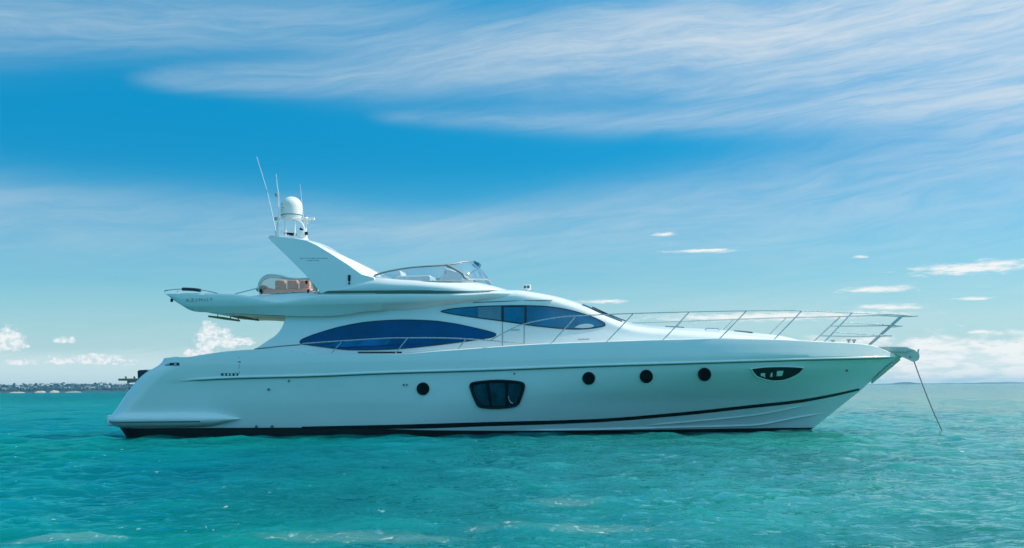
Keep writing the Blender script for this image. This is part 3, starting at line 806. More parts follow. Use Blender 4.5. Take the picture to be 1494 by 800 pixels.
# ------------------------------------------------------------------ flybridge coaming and fairing
CT = [(462, 426.5), (480, 424), (505, 418), (530, 409), (546, 405.4), (576, 408.4), (607, 410.4), (629, 411), (665, 410.4), (692, 408), (712, 408)]
ctz = side_curve(CT, -2.0)
XB0, XBF = X_at(600, -2), X_at(756, 0)        # where the foot starts to round, where it ends on the centreline
XT0, XTF = X_at(600, -2), X_at(711, 0)
def coaming_ring(t):
    """t 0..1 from the after end along the side and round the front to the centreline: foot and top point"""
    if t < 0.6:
        k = t / 0.6; xf = X_at(462, -2.2) + (XB0 - X_at(462, -2.2)) * k; xt = xf
        yf, yt = 2.34, 2.20
    else:
        a = (t - 0.6) / 0.4 * math.pi / 2
        xf = XB0 + (XBF - XB0) * math.sin(a) ** 1.0; xt = XT0 + (XTF - XT0) * math.sin(a)
        yf = 2.34 * math.cos(a) ** 0.62; yt = 2.20 * math.cos(a) ** 0.7
    return (xf, yf), (xt, yt)
def build_coaming():
    rows = []
    for t in np.concatenate([np.linspace(0, 0.6, 30), np.linspace(0.61, 1, 44)]):
        (xf, yf), (xt, yt) = coaming_ring(float(t))
        zt = float(ctz(min(xt, XTF))); zf = max(float(ftz(min(xf, X_at(776, -2)))), 0) - 0.05
        r = [(xf - 0.0, -max(yf - 0.16, 0), zf - 0.05), (xf, -max(yf - 0.16, 0), zf + 0.10), (xf, -yf, zf + 0.13)]
        for s in np.linspace(0, 1, 9)[1:]:
            bul = 0.07 * math.sin(math.pi * s)
            n_ = math.hypot(yf, 0.3); r.append((xf + (xt - xf) * s + (bul if t > 0.8 else 0) * 0.6, -(yf + (yt - yf) * s + (bul if t < 0.97 else 0)), zf + 0.13 + (zt - zf - 0.13) * s))
        r.append((xt - 0.05, -max(yt - 0.08, 0), zt + 0.01)); r.append((xt - 0.10, -max(yt - 0.14, 0), zt - 0.05)); r.append((xt - 0.12, -max(yt - 0.16, 0), zf))
        rows.append(r)
    return MB().grid(rows).mirror().obj("coaming", GEL, fly, angle=45)
coam = build_coaming()
def gap_shade():  # green-grey strip painting the shade of the gap under the coaming
    rows = []
    for px in np.linspace(468, 686, 60):
        X = X_at(px, -2.35); z = float(ftz(X)); y = -(float(fly_hb(X)) - 0.035)
        if px < 560: y = min(y, -2.385)
        e = min(1.0, (px - 468) / 10, (686 - px) / 60)
        rows.append([(X, y, z + 0.015), (X, y - 0.004, z + 0.015 + 0.075 * e)])
    MB().grid(rows).pair("coaming_gap_shade", mat("gap_shade_green", (0.06, 0.15, 0.12), 0.5), fly)
gap_shade()
# after coaming: low sunlit ramp under the aft screen
def aft_coaming():
    tp = pchip([364, 380, 410, 440, 468], [432.6, 430.4, 427.6, 426, 425.6]); rows = []
    for px in np.linspace(364, 470, 30):
        y0 = -(float(fly_hb(X_at(px, -2.3))) - 0.16); py = float(tp(px))
        b0 = P(px, float(np.interp(px, [364, 407, 440, 470], [434, 439.6, 435.5, 430.5])), y0)
        t0 = P(px, py, y0 + 0.22)
        rows.append([(b0[0], b0[1], b0[2] - 0.03), b0, b0 * 0.35 + t0 * 0.65 + np.array([0, -0.03, 0.01]), t0, (t0[0], t0[1] + 0.12, t0[2]), (t0[0], t0[1] + 0.14, t0[2] - 0.3)])
    MB().grid(rows).pair("aft_coaming", GEL, fly)
aft_coaming()

# ------------------------------------------------------------------ after screen and sofa
AS_TOP = [(376.8, 421), (378, 414), (381.5, 407.6), (387, 403), (393.5, 401.2), (402, 401.6), (411, 403.2), (421, 405.8), (435, 407.2), (449, 407.2), (455, 411), (457.4, 418)]
AS_BOT = [(457.2, 424), (451, 425.4), (430, 426.6), (405, 428), (381.5, 429.2), (378.5, 427)]
YS = -2.08
def aft_screen():
    out = [P(px, py, YS) for px, py in AS_TOP + AS_BOT]
    o = smooth_path(out + [out[0]], 4)[:-1]
    b = MB(); b.v = [tuple(p) for p in o]; b.f = [tuple(range(len(o)))]
    g = b.obj("aft_screen", BRONZE, yacht, smooth=False)
    fr = smooth_path([P(px, py, YS) for px, py in AS_TOP], 5)
    MB().tube([(p[0], p[1] - 0.01, p[2]) for p in fr], 0.03, 8).obj("frame", WHITEP, g)
    fr = smooth_path([P(px, py, YS) for px, py in [(457.4, 418)] + AS_BOT + [(376.8, 421)]], 4)
    MB().tube([(p[0], p[1] - 0.01, p[2]) for p in fr], 0.018, 8).obj("frame", STEEL, g)
    for px, py in ((381.6, 426.6), (380.4, 424.2), (449.6, 425.0), (447, 412)):
        c = P(px, py, YS - 0.02); MB().box(c, (0.03, 0.02, 0.05), bev=0.01).obj("clamp", RUBBER, g)
    fr = smooth_path([P(px, py, -YS) for px, py in [(378, 421), (383, 410), (394, 404.6), (411, 406), (430, 408.6), (455, 410)]], 4)
    MB().tube(fr, 0.025, 8).obj("frame", STEEL, g)
aft_screen()
def sofa():
    z0 = P(400, 429, -1.8)[2] - 0.15
    xs0, xs1 = X_at(386, -1.6), X_at(455, -1.6)
    zt = P(400, 413.2, -1.2)[2]
    s = MB().box(((xs0 + xs1) / 2, -1.35, (z0 + zt) / 2 - 0.12), ((xs1 - xs0) / 2, 0.42, (zt - z0) / 2 - 0.12), bev=0.05).obj("flybridge_sofa", CREAM, yacht)
    for i in range(3):
        a = xs0 + (xs1 - xs0) * (0.22 + 0.26 * i); MB().box((a + 0.17, -1.62, zt - 0.16), (0.165, 0.09, 0.20), bev=0.06).obj("back_cushion", CREAM, s)
    MB().box((xs0 + 0.1, -1.1, zt - 0.28), (0.22, 0.55, 0.10), Matrix.Rotation(0.25, 3, 'Y'), bev=0.07).obj("bolster", CREAM, s)
    MB().box((xs0 - 0.12, -1.55, zt - 0.20), (0.14, 0.22, 0.06), Matrix.Rotation(-0.4, 3, 'Y'), bev=0.05).obj("arm_rest", TEAK, s)
    b = MB()
    tk = MB().box(P(460.6, 417.6, -2.0), (0.065, 0.10, 0.16), bev=0.02).obj("slatted_locker", WHITEP, yacht)
    for k in range(4):
        c = P(460.8, 412.4 + k * 3.4, -2.11); MB().box(c, (0.05, 0.012, 0.022)).obj("slat", BEIGE, tk)
sofa()

# ------------------------------------------------------------------ radar arch
def build_arch():
    # outer face outline (leans inward with height), inner face further forward so its wide front face shows
    O = [(390.3, 345.4), (396, 352.5), (410, 366), (426, 381.5), (443, 398.5), (456, 413), (464, 422.5), (470, 430.5), (500, 429.5), (546, 429), (546, 406.2), (543, 404.8), (528, 401.0), (506, 385.5), (482, 370), (462, 358), (447, 351.2), (432, 348.4), (412, 345.6)]
    I = [(390.3, 345.0), (397, 352.5), (411, 366), (427, 381.5), (444, 398.5), (457, 413), (465, 422.5), (471, 430.5), (500, 429.5), (556, 429), (560, 410), (553.5, 400.2), (540, 392.4), (520, 382.6), (497, 371.6), (470, 358.6), (450, 350.2), (434, 347.4), (412, 345.0)]
    lean = lambda py: 2.02 + (py - 345) / 85 * 0.35
    fr = [P(px, py, -lean(py)) for px, py in O]; bk = [P(px, py, -lean(py) + 0.42 - 0.1 * (430 - py) / 85) for px, py in I]
    mid = [a * 0.35 + b_ * 0.65 + np.array([0, -0.05, 0.0]) for a, b_ in zip(fr, bk)]
    n = len(O); b = MB().grid([fr, mid, bk], close_v=True)
    # cap both faces with triangles between the two edges
    def cap(base, flip):
        lo = list(range(0, 10)); hi = list(range(n - 1, 8, -1))
        i = j = 0; f = []
        while i < len(lo) - 1 or j < len(hi) - 1:
            if j >= len(hi) - 1 or (i < len(lo) - 1 and i / len(lo) <= j / len(hi)): f.append((base + lo[i], base + lo[i + 1], base + hi[j])); i += 1
            else: f.append((base + lo[i], base + hi[j + 1], base + hi[j])); j += 1
        b.f += [t for t in f if len(set(t)) == 3]
    cap(0, False); cap(2 * n, True)
    leg = b.obj("radar_arch", GEL, yacht, angle=40)
    fm_ = MB(); fm_.v = [(x, -y, z) for x, y, z in b.v]; fm_.f = [t[::-1] for t in b.f]; fm_.obj("far_leg", GEL, leg, angle=40)
    # cross wing between the two legs
    rows = []
    for y in np.linspace(-1.92, 1.92, 25):
        k = 1 - 0.06 * (1 - (y / 1.92) ** 2)
        sec = [(390, 345.3), (394, 343.8), (410, 345), (430, 347), (449, 350.6), (456, 355), (446, 356.5), (426, 357.2), (410, 355.5), (398, 350.5)]
        q = [P(px, py, -1.95) for px, py in sec]
        rows.append([(p[0] + 0.10 * (1 - (y / 1.92) ** 2), y, p[2] + 0.05 * (1 - (y / 1.92) ** 2)) for p in q])
    MB().grid(rows, close_v=True).obj("cross_wing", GEL, leg, angle=50)
    # lights and the small lettering lines on the leg
    c = P(509.6, 406, -2.29); MB().box(c, (0.035, 0.03, 0.10), bev=0.02).obj("vent", RUBBER, leg)
    c = P(509.6, 413.4, -2.32); MB().box(c, (0.025, 0.03, 0.03), bev=0.012).obj("vent", RUBBER, leg)
    tx = MB()
    yl = lambda py: -lean(py) - 0.008
    for x0, x1, py in ((438, 478, 377.2), (448, 466, 380.4)):
        x = x0
        while x < x1:
            w = random.uniform(0.5, 1.2)
            a = [P(x, py - .75, yl(py)), P(x + w, py - .75, yl(py)), P(x + w, py + .75, yl(py)), P(x, py + .75, yl(py))]
            tx.add(a, [(0, 1, 2, 3)]); x += w + random.uniform(0.6, 1.6)
    tx.obj("small_lettering", INK, leg, smooth=False)
    return leg
arch = build_arch()

# mast frame, dome, radar, aerials
def mast():
    prof = [(404, 346), (405, 330), (409, 319.6), (418, 318.6), (432, 321), (441, 327), (446, 344)]
    fo = MB().tube(smooth_path([P(a, b_, -0.26) for a, b_ in prof], 5), 0.032, 8).obj("mast_frame", WHITEP, yacht)
    MB().tube(smooth_path([P(a, b_, 0.26) for a, b_ in prof], 5), 0.032, 8).obj("far_frame", WHITEP, fo)
    for px in (416.5, 430):
        for y in (-0.25, 0.25): MB().tube([P(px, 345, y), P(px, 319, y)], 0.03, 8).obj("strut", WHITEP, fo)
    MB().tube([P(410, 338.6, -0.28), P(428, 338.6, -0.26)], 0.022, 6).obj("crossbar", WHITEP, fo)
    for px in (409, 418, 432): MB().tube([P(px, 320, -0.28), P(px, 320, 0.28)], 0.028, 6).obj("crossbar", WHITEP, fo)
    c = P(424.5, 319.4, 0); MB().lathe([(0, -0.02), (0.30, -0.02), (0.32, 0.0), (0.32, 0.03), (0, 0.03)], c, 24).obj("dome_seat", WHITEP, fo)
    for px, py in ((420, 340.5), (427, 342)):
        MB().box(P(px, py, -0.1), (0.10, 0.12, 0.035), bev=0.015).obj("junction_box", RUBBER, fo)
    return fo
mf = mast()
def dome():
    c = P(425.2, 319, 0); R = 16.3 / 46.6; top = P(425, 287.2, 0)[2] - c[2]
    cyl = top - R * 0.98
    prof = [(0, 0.0), (R * 0.86, 0.0), (R * 0.90, 0.03), (R * 0.97, 0.09), (R, 0.16), (R, cyl)]
    for a in np.linspace(0, math.pi / 2, 12)[1:]: prof.append((R * math.cos(a), cyl + R * 0.98 * math.sin(a)))
    o = MB().lathe(prof, c, 40).obj("satellite_dome", WHITEP, yacht, angle=45)
    MB().lathe([(R * 0.972, 0.085), (R * 0.985, 0.10), (R * 0.99, 0.11)], c, 40).obj("seam", GROOVE, o)
    def on_dome(a, z): return (c[0] + (R + 0.004) * math.sin(a), c[1] - (R + 0.004) * math.cos(a), c[2] + z)
    b = MB()
    for a0, z0, w, h_ in ((-0.95, 0.42, 0.16, 0.05), (-0.95, 0.315, 0.5, 0.018), (-0.95, 0.25, 0.22, 0.018)):
        rows = [[on_dome(a0 + w * t, z0 + h_ * s) for s in (0, 1)] for t in np.linspace(0, 1, 6)]; b.grid(rows)
    b.obj("emblem", INK, o, smooth=False)
dome()
def radar():
    c = P(441, 349, 0.1)
    o = MB().lathe([(0.0, 0), (0.17, 0), (0.17, 0.05), (0.13, 0.10), (0.12, 0.28), (0.10, 0.34), (0, 0.36)], P(442.5, 352, -0.2), 24).obj("searchlight_pedestal", WHITEP, yacht)
    p, q = P(437.6, 333.6, -0.25), P(445.6, 338.2, -0.25)
    MB().tube([p, q], [0.035, 0.03], 8).obj("lamp_arm", RUBBER, o)
    MB().lathe([(0, 0), (0.05, 0.0), (0.05, 0.10), (0, 0.11)], P(447, 343, -0.28), 12).obj("lamp", RUBBER, o)
    ped = MB().lathe([(0, -0.1), (0.10, -0.1), (0.09, 0.06), (0.05, 0.10), (0, 0.10)], P(447, 321.5, 0.35), 16)
    ped.tube([P(446.6, 323, 0.35), P(446, 345, 0.3)], 0.03, 8)
    ro = ped.obj("radar_scanner", WHITEP, yacht)
    a, b_ = P(437, 319.6, 0.35), P(459, 320.2, 0.35)
    MB().box((a + b_) / 2, ((b_[0] - a[0]) / 2, 0.06, 0.038), bev=0.02).obj("scanner_bar", WHITEP, ro)
    MB().tube([P(445.6, 314, 0.35), P(445.6, 320, 0.35)], 0.025, 6).obj("stub", GREYP, ro)
radar()
def whip(pts, r0, r1, name, parent, yl):
    q = [P(px, py, yl) for px, py in pts]; n = len(q)
    return MB().tube(q, [r0 + (r1 - r0) * i / (n - 1) for i in range(n)], 7).obj(name, WHITEP, parent)
w1 = whip([(403.5, 343), (396.6, 310), (389.5, 278), (374.6, 229)], 0.017, 0.007, "whip_aerial", yacht, -0.9)
MB().tube([P(403.6, 344.6, -0.9), P(402.2, 337, -0.9)], 0.035, 8).obj("base", STEEL, w1)
MB().tube([P(389.9, 280, -0.9), P(389.2, 276.6, -0.9)], 0.028, 8).obj("ferrule", STEEL, w1)
w2 = whip([(406.3, 345), (406.6, 320), (406.4, 285), (404, 268), (402.8, 254)], 0.024, 0.008, "whip_aerial", yacht, -0.35)
for px, py in ((403.4, 284.6), (402.6, 319.4)): MB().lathe([(0, 0.06), (0.05, 0.05), (0.055, 0), (0.05, -0.05), (0, -0.06)], P(px, py, -0.35), 12).obj("navigation_lamp", GREYP, w2)
MB().tube([P(403, 281.4, -0.35), P(406.6, 282.4, -0.35)], 0.02, 6).obj("bracket", WHITEP, w2)
w3 = whip([(444.6, 348), (443, 320), (440.4, 296), (437.6, 269)], 0.012, 0.006, "whip_aerial", yacht, 0.6)

# ------------------------------------------------------------------ forward screen of the flybridge
def fwd_screen():
    base = pchip([0, 0.3, 0.6, 0.8, 1.0], [546, 590, 640, 676, 711]); 
    def ring(t):
        if t < 0.5:
            k = t / 0.5; xb = 546 + (612 - 546) * k; yb = 2.17; xt, yt = xb, 2.17 - 0.24 * k
        else:
            a = (t - 0.5) / 0.5 * math.pi / 2; xb = 612 + (711 - 612) * math.sin(a); yb = 2.17 * math.cos(a) ** 0.75
            xt = 612 + (690 - 612) * math.sin(a); yt = 1.93 * math.cos(a) ** 0.75
        return xb, yb, xt, yt
    tp = pchip([546, 560, 576, 592, 607, 637, 663, 676, 690], [404.4, 399.6, 396, 393, 391, 388.6, 385.2, 382.6, 382.0])
    bp = pchip([546, 576, 629, 665, 692, 711], [405, 408.4, 411, 410.4, 408, 408])
    lo, hi = [], []
    for t in np.concatenate([np.linspace(0, 0.5, 20), np.linspace(0.52, 1, 30)]):
        xb, yb, xt, yt = ring(float(t))
        lo.append(P(xb, float(bp(xb)), -yb)); 
        zt = P(xt, float(tp(xt)), -1.7 if yt > 1.7 else -yt)
        hi.append(np.array([P(xt, 400, -yt)[0], -yt, zt[2]]))
    # rows from foot to head, slightly bowed outward
    rows = [[a + (b_ - a) * s + np.array([0.04, -0.03, 0.02]) * math.sin(math.pi * s) for a, b_ in zip(lo, hi)] for s in np.linspace(0, 1, 7)]
    def mir(l): return [(p[0], p[1], p[2]) for p in l] + [(p[0], -p[1], p[2]) for p in l[::-1][1:]]
    rows = [mir(r) for r in rows]
    g = MB().grid(rows).obj("flybridge_screen", CLEAR, yacht)
    n = len(lo)
    MB().tube(rows[-1][:n - 8] , 0.028, 8).pair("top_frame", GREYP, g)
    MB().tube(rows[-1][n - 9: n + 8], 0.016, 8).obj("top_frame", STEEL, g)
    MB().tube(rows[0], 0.024, 8).obj("foot_frame", GREYP, g)
    i = 29
    k2 = [rows[j][i + int(round((6 - j) * 0.9))] for j in range(7)]
    MB().tube(k2, 0.04, 8).pair("mullion", GREYP, g)
    return g
fwd_screen()
# helm console, seats and covered instruments seen through the screen
def helm():
    b = MB(); x0, x1 = X_at(588, 0), X_at(640, 0); z1 = P(620, 403.4, -1.0)[2]
    st = MB().box(((x0 + x1) / 2, -0.9, z1 - 0.35), ((x1 - x0) / 2, 0.5, 0.35), bev=0.08).obj("helm_seat", WHITEP, yacht)
    MB().box((x0 + 0.12, -0.9, z1 + 0.06), (0.09, 0.45, 0.10), Matrix.Rotation(-0.25, 3, 'Y'), bev=0.05).obj("backrest", WHITEP, st)
    c = P(668, 401, 0.2)
    cs = MB().box((c[0], 0.0, c[2] - 0.25), (0.34, 1.1, 0.28), Matrix.Rotation(0.35, 3, 'Y'), bev=0.10).obj("helm_console", WHITEP, yacht)
    wc = P(654, 399, -0.9); ring = [(wc[0] + 0.05 * math.cos(a), wc[1] + 0.19 * math.cos(a), wc[2] + 0.19 * math.sin(a)) for a in np.linspace(0, 2 * math.pi, 25)[:-1]]
    MB().tube(ring, 0.018, 6, closed=True).obj("steering_wheel", RUBBER, cs)
    c = P(695.6, 387, 0.5); cv = MB().box(c, (0.11, 0.22, 0.095), Matrix.Rotation(0.45, 3, 'Y'), bev=0.04).obj("instrument_cover", TURQ, yacht)
    MB().tube([(c[0] - 0.02, c[1], c[2] - 0.05), (c[0] + 0.02, c[1], c[2] - 0.42)], 0.03, 8).obj("stalk", WHITEP, cv)
helm()
# lamp cluster on the brow
def brow_lamp():
    c = P(768.6, 419.4, -0.6)
    o = MB().box(c, (0.12, 0.10, 0.075), bev=0.015).obj("searchlight", WHITEP, yacht)
    MB().tube([(c[0], c[1], c[2] - 0.05), (c[0], c[1], c[2] - 0.30)], 0.035, 8).obj("stalk", WHITEP, o)
    for dx in (-0.05, 0.055):
        l = MB().lathe([(0, 0.02), (0.04, 0.015), (0.045, 0), (0.045, -0.02)], (0, 0, 0), 14); l.v = [(c[0] + dx + x, c[1] - 0.10 - z, c[2] + y) for x, y, z in l.v]; l.obj("lens", GROOVE, o)
brow_lamp()

# ------------------------------------------------------------------ rails
railx = lambda X: -(max(float(hb(X, float(zs(min(X, XTIP - 0.02))))) - 0.10, 0.05))
def RP(px, py, inset=0.0, grow=0.0):
    y = -2.3
    for _ in range(12):
        q = P(px, py, y); X = q[0]
        y = 0.5 * y + 0.5 * (railx(X) + inset)
    return P(px, py, y)
def nose(px, py, y): return P(px, py, y)
top_pts = [(716, 496.4), (740, 483.4), (760.6, 474.2), (790, 467.2), (821, 462.4), (850, 460.6), (887, 459), (924, 457.6), (1006, 455.4), (1089, 453.8), (1150, 453.6), (1170, 453.9), (1243, 456.4), (1290, 458.8)]
near = [RP(*p) for p in top_pts]
tipx = P(1339, 461.3, 0)
near += [P(1318, 460.4, -0.30), P(1332, 461, -0.16)]
half = smooth_path(near + [tipx], 6)
bow_rail = MB().tube([tuple(p) for p in half] + [(p[0], -p[1], p[2]) for p in half[::-1][1:]], 0.0155, 8).obj("bow_rail", STEEL, yacht)
def deckp(px, py): return RP(px, py + 1.5)
for a, b_, r in [((839, 463), (802, 502.5), .016), ((924, 457.8), (884, 499), .016), ((1005.6, 455.6), (966.4, 496), .016), ((1089, 454), (1048, 495), .016), ((1169.4, 454.2), (1127.6, 496), .017), ((1243, 456.8), (1201, 499.5), .02)]:
    p, q = RP(*a), deckp(*b_)
    MB().tube([p, q], r, 8).obj("stanchion", STEEL, bow_rail)
    MB().tube([(p[0], -p[1], p[2]), (q[0], -q[1], q[2])], r, 8).obj("stanchion", STEEL, bow_rail)
p, q = np.array(P(1318, 460.6, -0.20)), np.array(P(1268.5, 504.5, -0.16))
MB().tube([p, q], 0.022, 8).pair("pulpit_leg", STEEL, bow_rail)
for pts in ([(1230.5, 470.4), (1270, 472.8), (1300, 474.6)], [(1215.5, 484.6), (1250, 487.2), (1285, 489.2)]):
    nr = [RP(*p_) for p_ in pts]; e = 1316 if pts[0][1] < 480 else 1301; ey = 476 if e == 1316 else 490.2
    t_ = P(e, ey, 0); m_ = P(e - 8, ey - 0.3, -0.3)
    h_ = smooth_path(nr + [m_, t_], 5)
    MB().tube([tuple(p_) for p_ in h_] + [(p_[0], -p_[1], p_[2]) for p_ in h_[::-1][1:]], 0.016, 8).obj("pulpit_bar", STEEL, bow_rail)
# side deck grab rail
low = [(441, 501.6), (480, 498.8), (520, 496.2), (565, 493.6), (594.7, 493.2), (630, 493), (671, 494), (714, 497), (740, 499.6), (765, 502.4)]
lr = MB().tube(smooth_path([RP(px, py, 0.06) for px, py in low], 5), 0.017, 8).pair("side_rail", STEEL, yacht)
for a, b_ in (((498, 499.6), (482, 517)), ((594.7, 493.2), (575.6, 517.4)), ((680, 494.6), (667, 511.4))):
    MB().tube([RP(*a, 0.06), RP(*b_, 0.06)], 0.015, 8).pair("stanchion", STEEL, lr)

# ------------------------------------------------------------------ foredeck gear and anchor
for px, py in ((1215, 498.4), (1238, 497.2), (1246, 497.6)):
    c = P(px, py, -0.25); MB().lathe([(0, 0.05), (0.07, 0.045), (0.06, 0.0), (0.03, -0.01), (0.03, -0.16)], c, 14).obj("windlass", STEELD, yacht)
sp = smooth_path([P(940, 473.8, 0.5), P(1000, 472.4, 0.9), P(1080, 470.4, 1.2), P(1160, 468, 1.1)], 4)
hs = [P(px, py, -0.6) for px, py in ((1029, 482), (1031, 479.4), (1048, 479.8), (1049.4, 482.6))]
MB().tube(hs, 0.018, 6).obj("hatch_handle", STEEL, yacht)
def hatch(px, yl, rx, ry):
    X = X_at(px, yl); rows = []
    for t in np.linspace(-1, 1, 7): rows.append([(X + rx * t, yl + ry * s, roof_z(X + rx * t, yl + ry * s) + 0.03 * (1 - 0.2 * t * t)) for s in np.linspace(-1, 1, 7)])
    b = MB().grid(rows); MB
    return b.obj("deck_hatch", DARKGL, yacht)
hatch(985, 0.0, 0.30, 0.30); hatch(1085, 0.0, 0.28, 0.25)
def anchor():
    # stemhead roller: two cheeks and a floor, with the stowed anchor shank
    out = [(1282, 506.2), (1300, 505.8), (1323, 506.2), (1334, 510.6), (1341, 516), (1341.8, 521), (1339, 526), (1333.4, 528.4), (1325, 524.4), (1316, 520.6), (1302, 515)]
    o = None
    for y in (-0.20, 0.14):
        a = [P(px, py, y) for px, py in out]; r = MB().prism(a, [(p[0], p[1] + 0.06, p[2]) for p in a])
        if o is None: o = r.obj("bow_roller", FACING, yacht, angle=30)
        else: r.obj("far_cheek", FACING, o, angle=30)
    top = [(1284, 506.4), (1322, 506.8), (1332, 511), (1322, 513.4), (1298, 513)]
    a = [P(px, py, -0.26) for px, py in top]; MB().prism(a, [(p[0], 0.26, p[2]) for p in a]).obj("roller_cover", FACING, o)
    c = P(1335, 522, 0); MB().tube([(c[0], -0.15, c[2]), (c[0], 0.15, c[2])], [0.09, 0.09], 16).obj("roller", RUBBER, o)
    MB().tube([P(1338.6, 517, -0.1), P(1340.4, 509.6, -0.1)], 0.025, 6).obj("pin", STEELD, o)
    c = P(1328, 521, -0.205); MB().tube([(c[0], c[1] + 0.02, c[2]), (c[0], c[1] - 0.02, c[2])], 0.03, 10).obj("bolt", GREYP, o)
    # anchor plate hugging the stem under the roller
    rows = []
    for px, py in [(1314, 522), (1300, 534), (1286, 545.5), (1272, 557)]:
        q = P(px - 3, py, 0); w = 0.13 * math.sin(math.pi * (0.2 + 0.8 * (1316 - px) / 46)) * 0.7 + 0.015
        rows.append([(q[0] + 0.05 - 0.9 * w, -w, q[2] - 0.02 + 0.3 * w), (q[0] + 0.06, 0, q[2] - 0.07), (q[0] + 0.05 - 0.9 * w, w, q[2] - 0.02 + 0.3 * w)])
    MB().grid(rows).obj("stem_plate", STEEL, yacht)
anchor()

# anchor line down to the water
pa = P(1333.8, 528, 0); 
def to_world(p): return np.array([cy * p[0] + sy * p[1], -sy * p[0] + cy * p[1], p[2]])
a0 = to_world(pa)
d = rt * (1376.5 - W / 2) / F + up * (400 - 632.5) / F + fwd; tt = -CAM[2] / d[2]; b0 = CAM + d * tt
vec = b0 - a0
pts = [tuple(a0 + vec * t + np.array([0, 0, -0.10 * math.sin(math.pi * t)])) for t in np.linspace(0, 1, 14)]
pts.append(tuple(np.array(pts[-1]) + vec * 0.12))
al = MB().tube(pts, 0.019, 8).obj("anchor_line", ROPE)
al['label'] = "dark anchor line slanting from the bow roller down into the sea"; al['category'] = "rope"

# ------------------------------------------------------------------ stern gear: gangway and covered outboard
def stern_gear():
    q = lambda px, py, y: to_world(P(px, py, y))
    gp = MB()
    a, b_ = P(177, 553.2, 0.6), P(216, 553.0, 0.6)
    gw = MB().box((a + b_) / 2 + np.array([0, 0, -0.02]), ((b_[0] - a[0]) / 2, 0.24, 0.035), bev=0.01).obj("gangway", TEAK, yacht)
    MB().tube([P(186.6, 579, 0.6), P(186.8, 553, 0.6)], 0.035, 8).obj("post", STEELD, gw)
    MB().tube([P(186.8, 558, 0.6), P(196, 557, 0.6), P(212, 556.4, 0.6)], 0.025, 8).obj("brace", STEELD, gw)
    for px in (184, 196.5): MB().tube([P(px, 553, 0.5), P(px - 0.8, 549.4, 0.5)], 0.03, 8).obj("fairlead", GREYP, gw)
    MB().box(P(201, 556, 0.6), (0.22, 0.2, 0.05), bev=0.02).obj("hinge_block", GREYP, gw)
    out = [(200, 541.6), (202, 540.2), (211, 539.6), (218, 545.4), (214, 551), (211, 553.2), (200.6, 552.6)]
    f = [P(px, py, 0.25) for px, py in out]; bk = [(p[0], p[1] + 0.42, p[2]) for p in f]
    b = MB().prism([to_world(p) for p in f], [to_world(np.array(p)) for p in bk])
    o = b.obj("outboard_cover", NAVY, None, smooth=False)
    md = o.modifiers.new("bevel", 'BEVEL'); md.width = 0.05; md.segments = 3
    o['label'] = "dark navy boxy canvas cover standing above the gangway behind the yacht's stern"; o['category'] = "cover"
    MB().tube([P(212, 541.2, 0.45), P(224, 541.0, 0.45), P(232, 540.6, 0.45)], 0.04, 8).obj("davit_arm", WHITEP, yacht)
    MB().box(P(193, 569, 1.0), (0.10, 0.12, 0.08), bev=0.03).obj("fender_block", NAVY, yacht)
stern_gear()

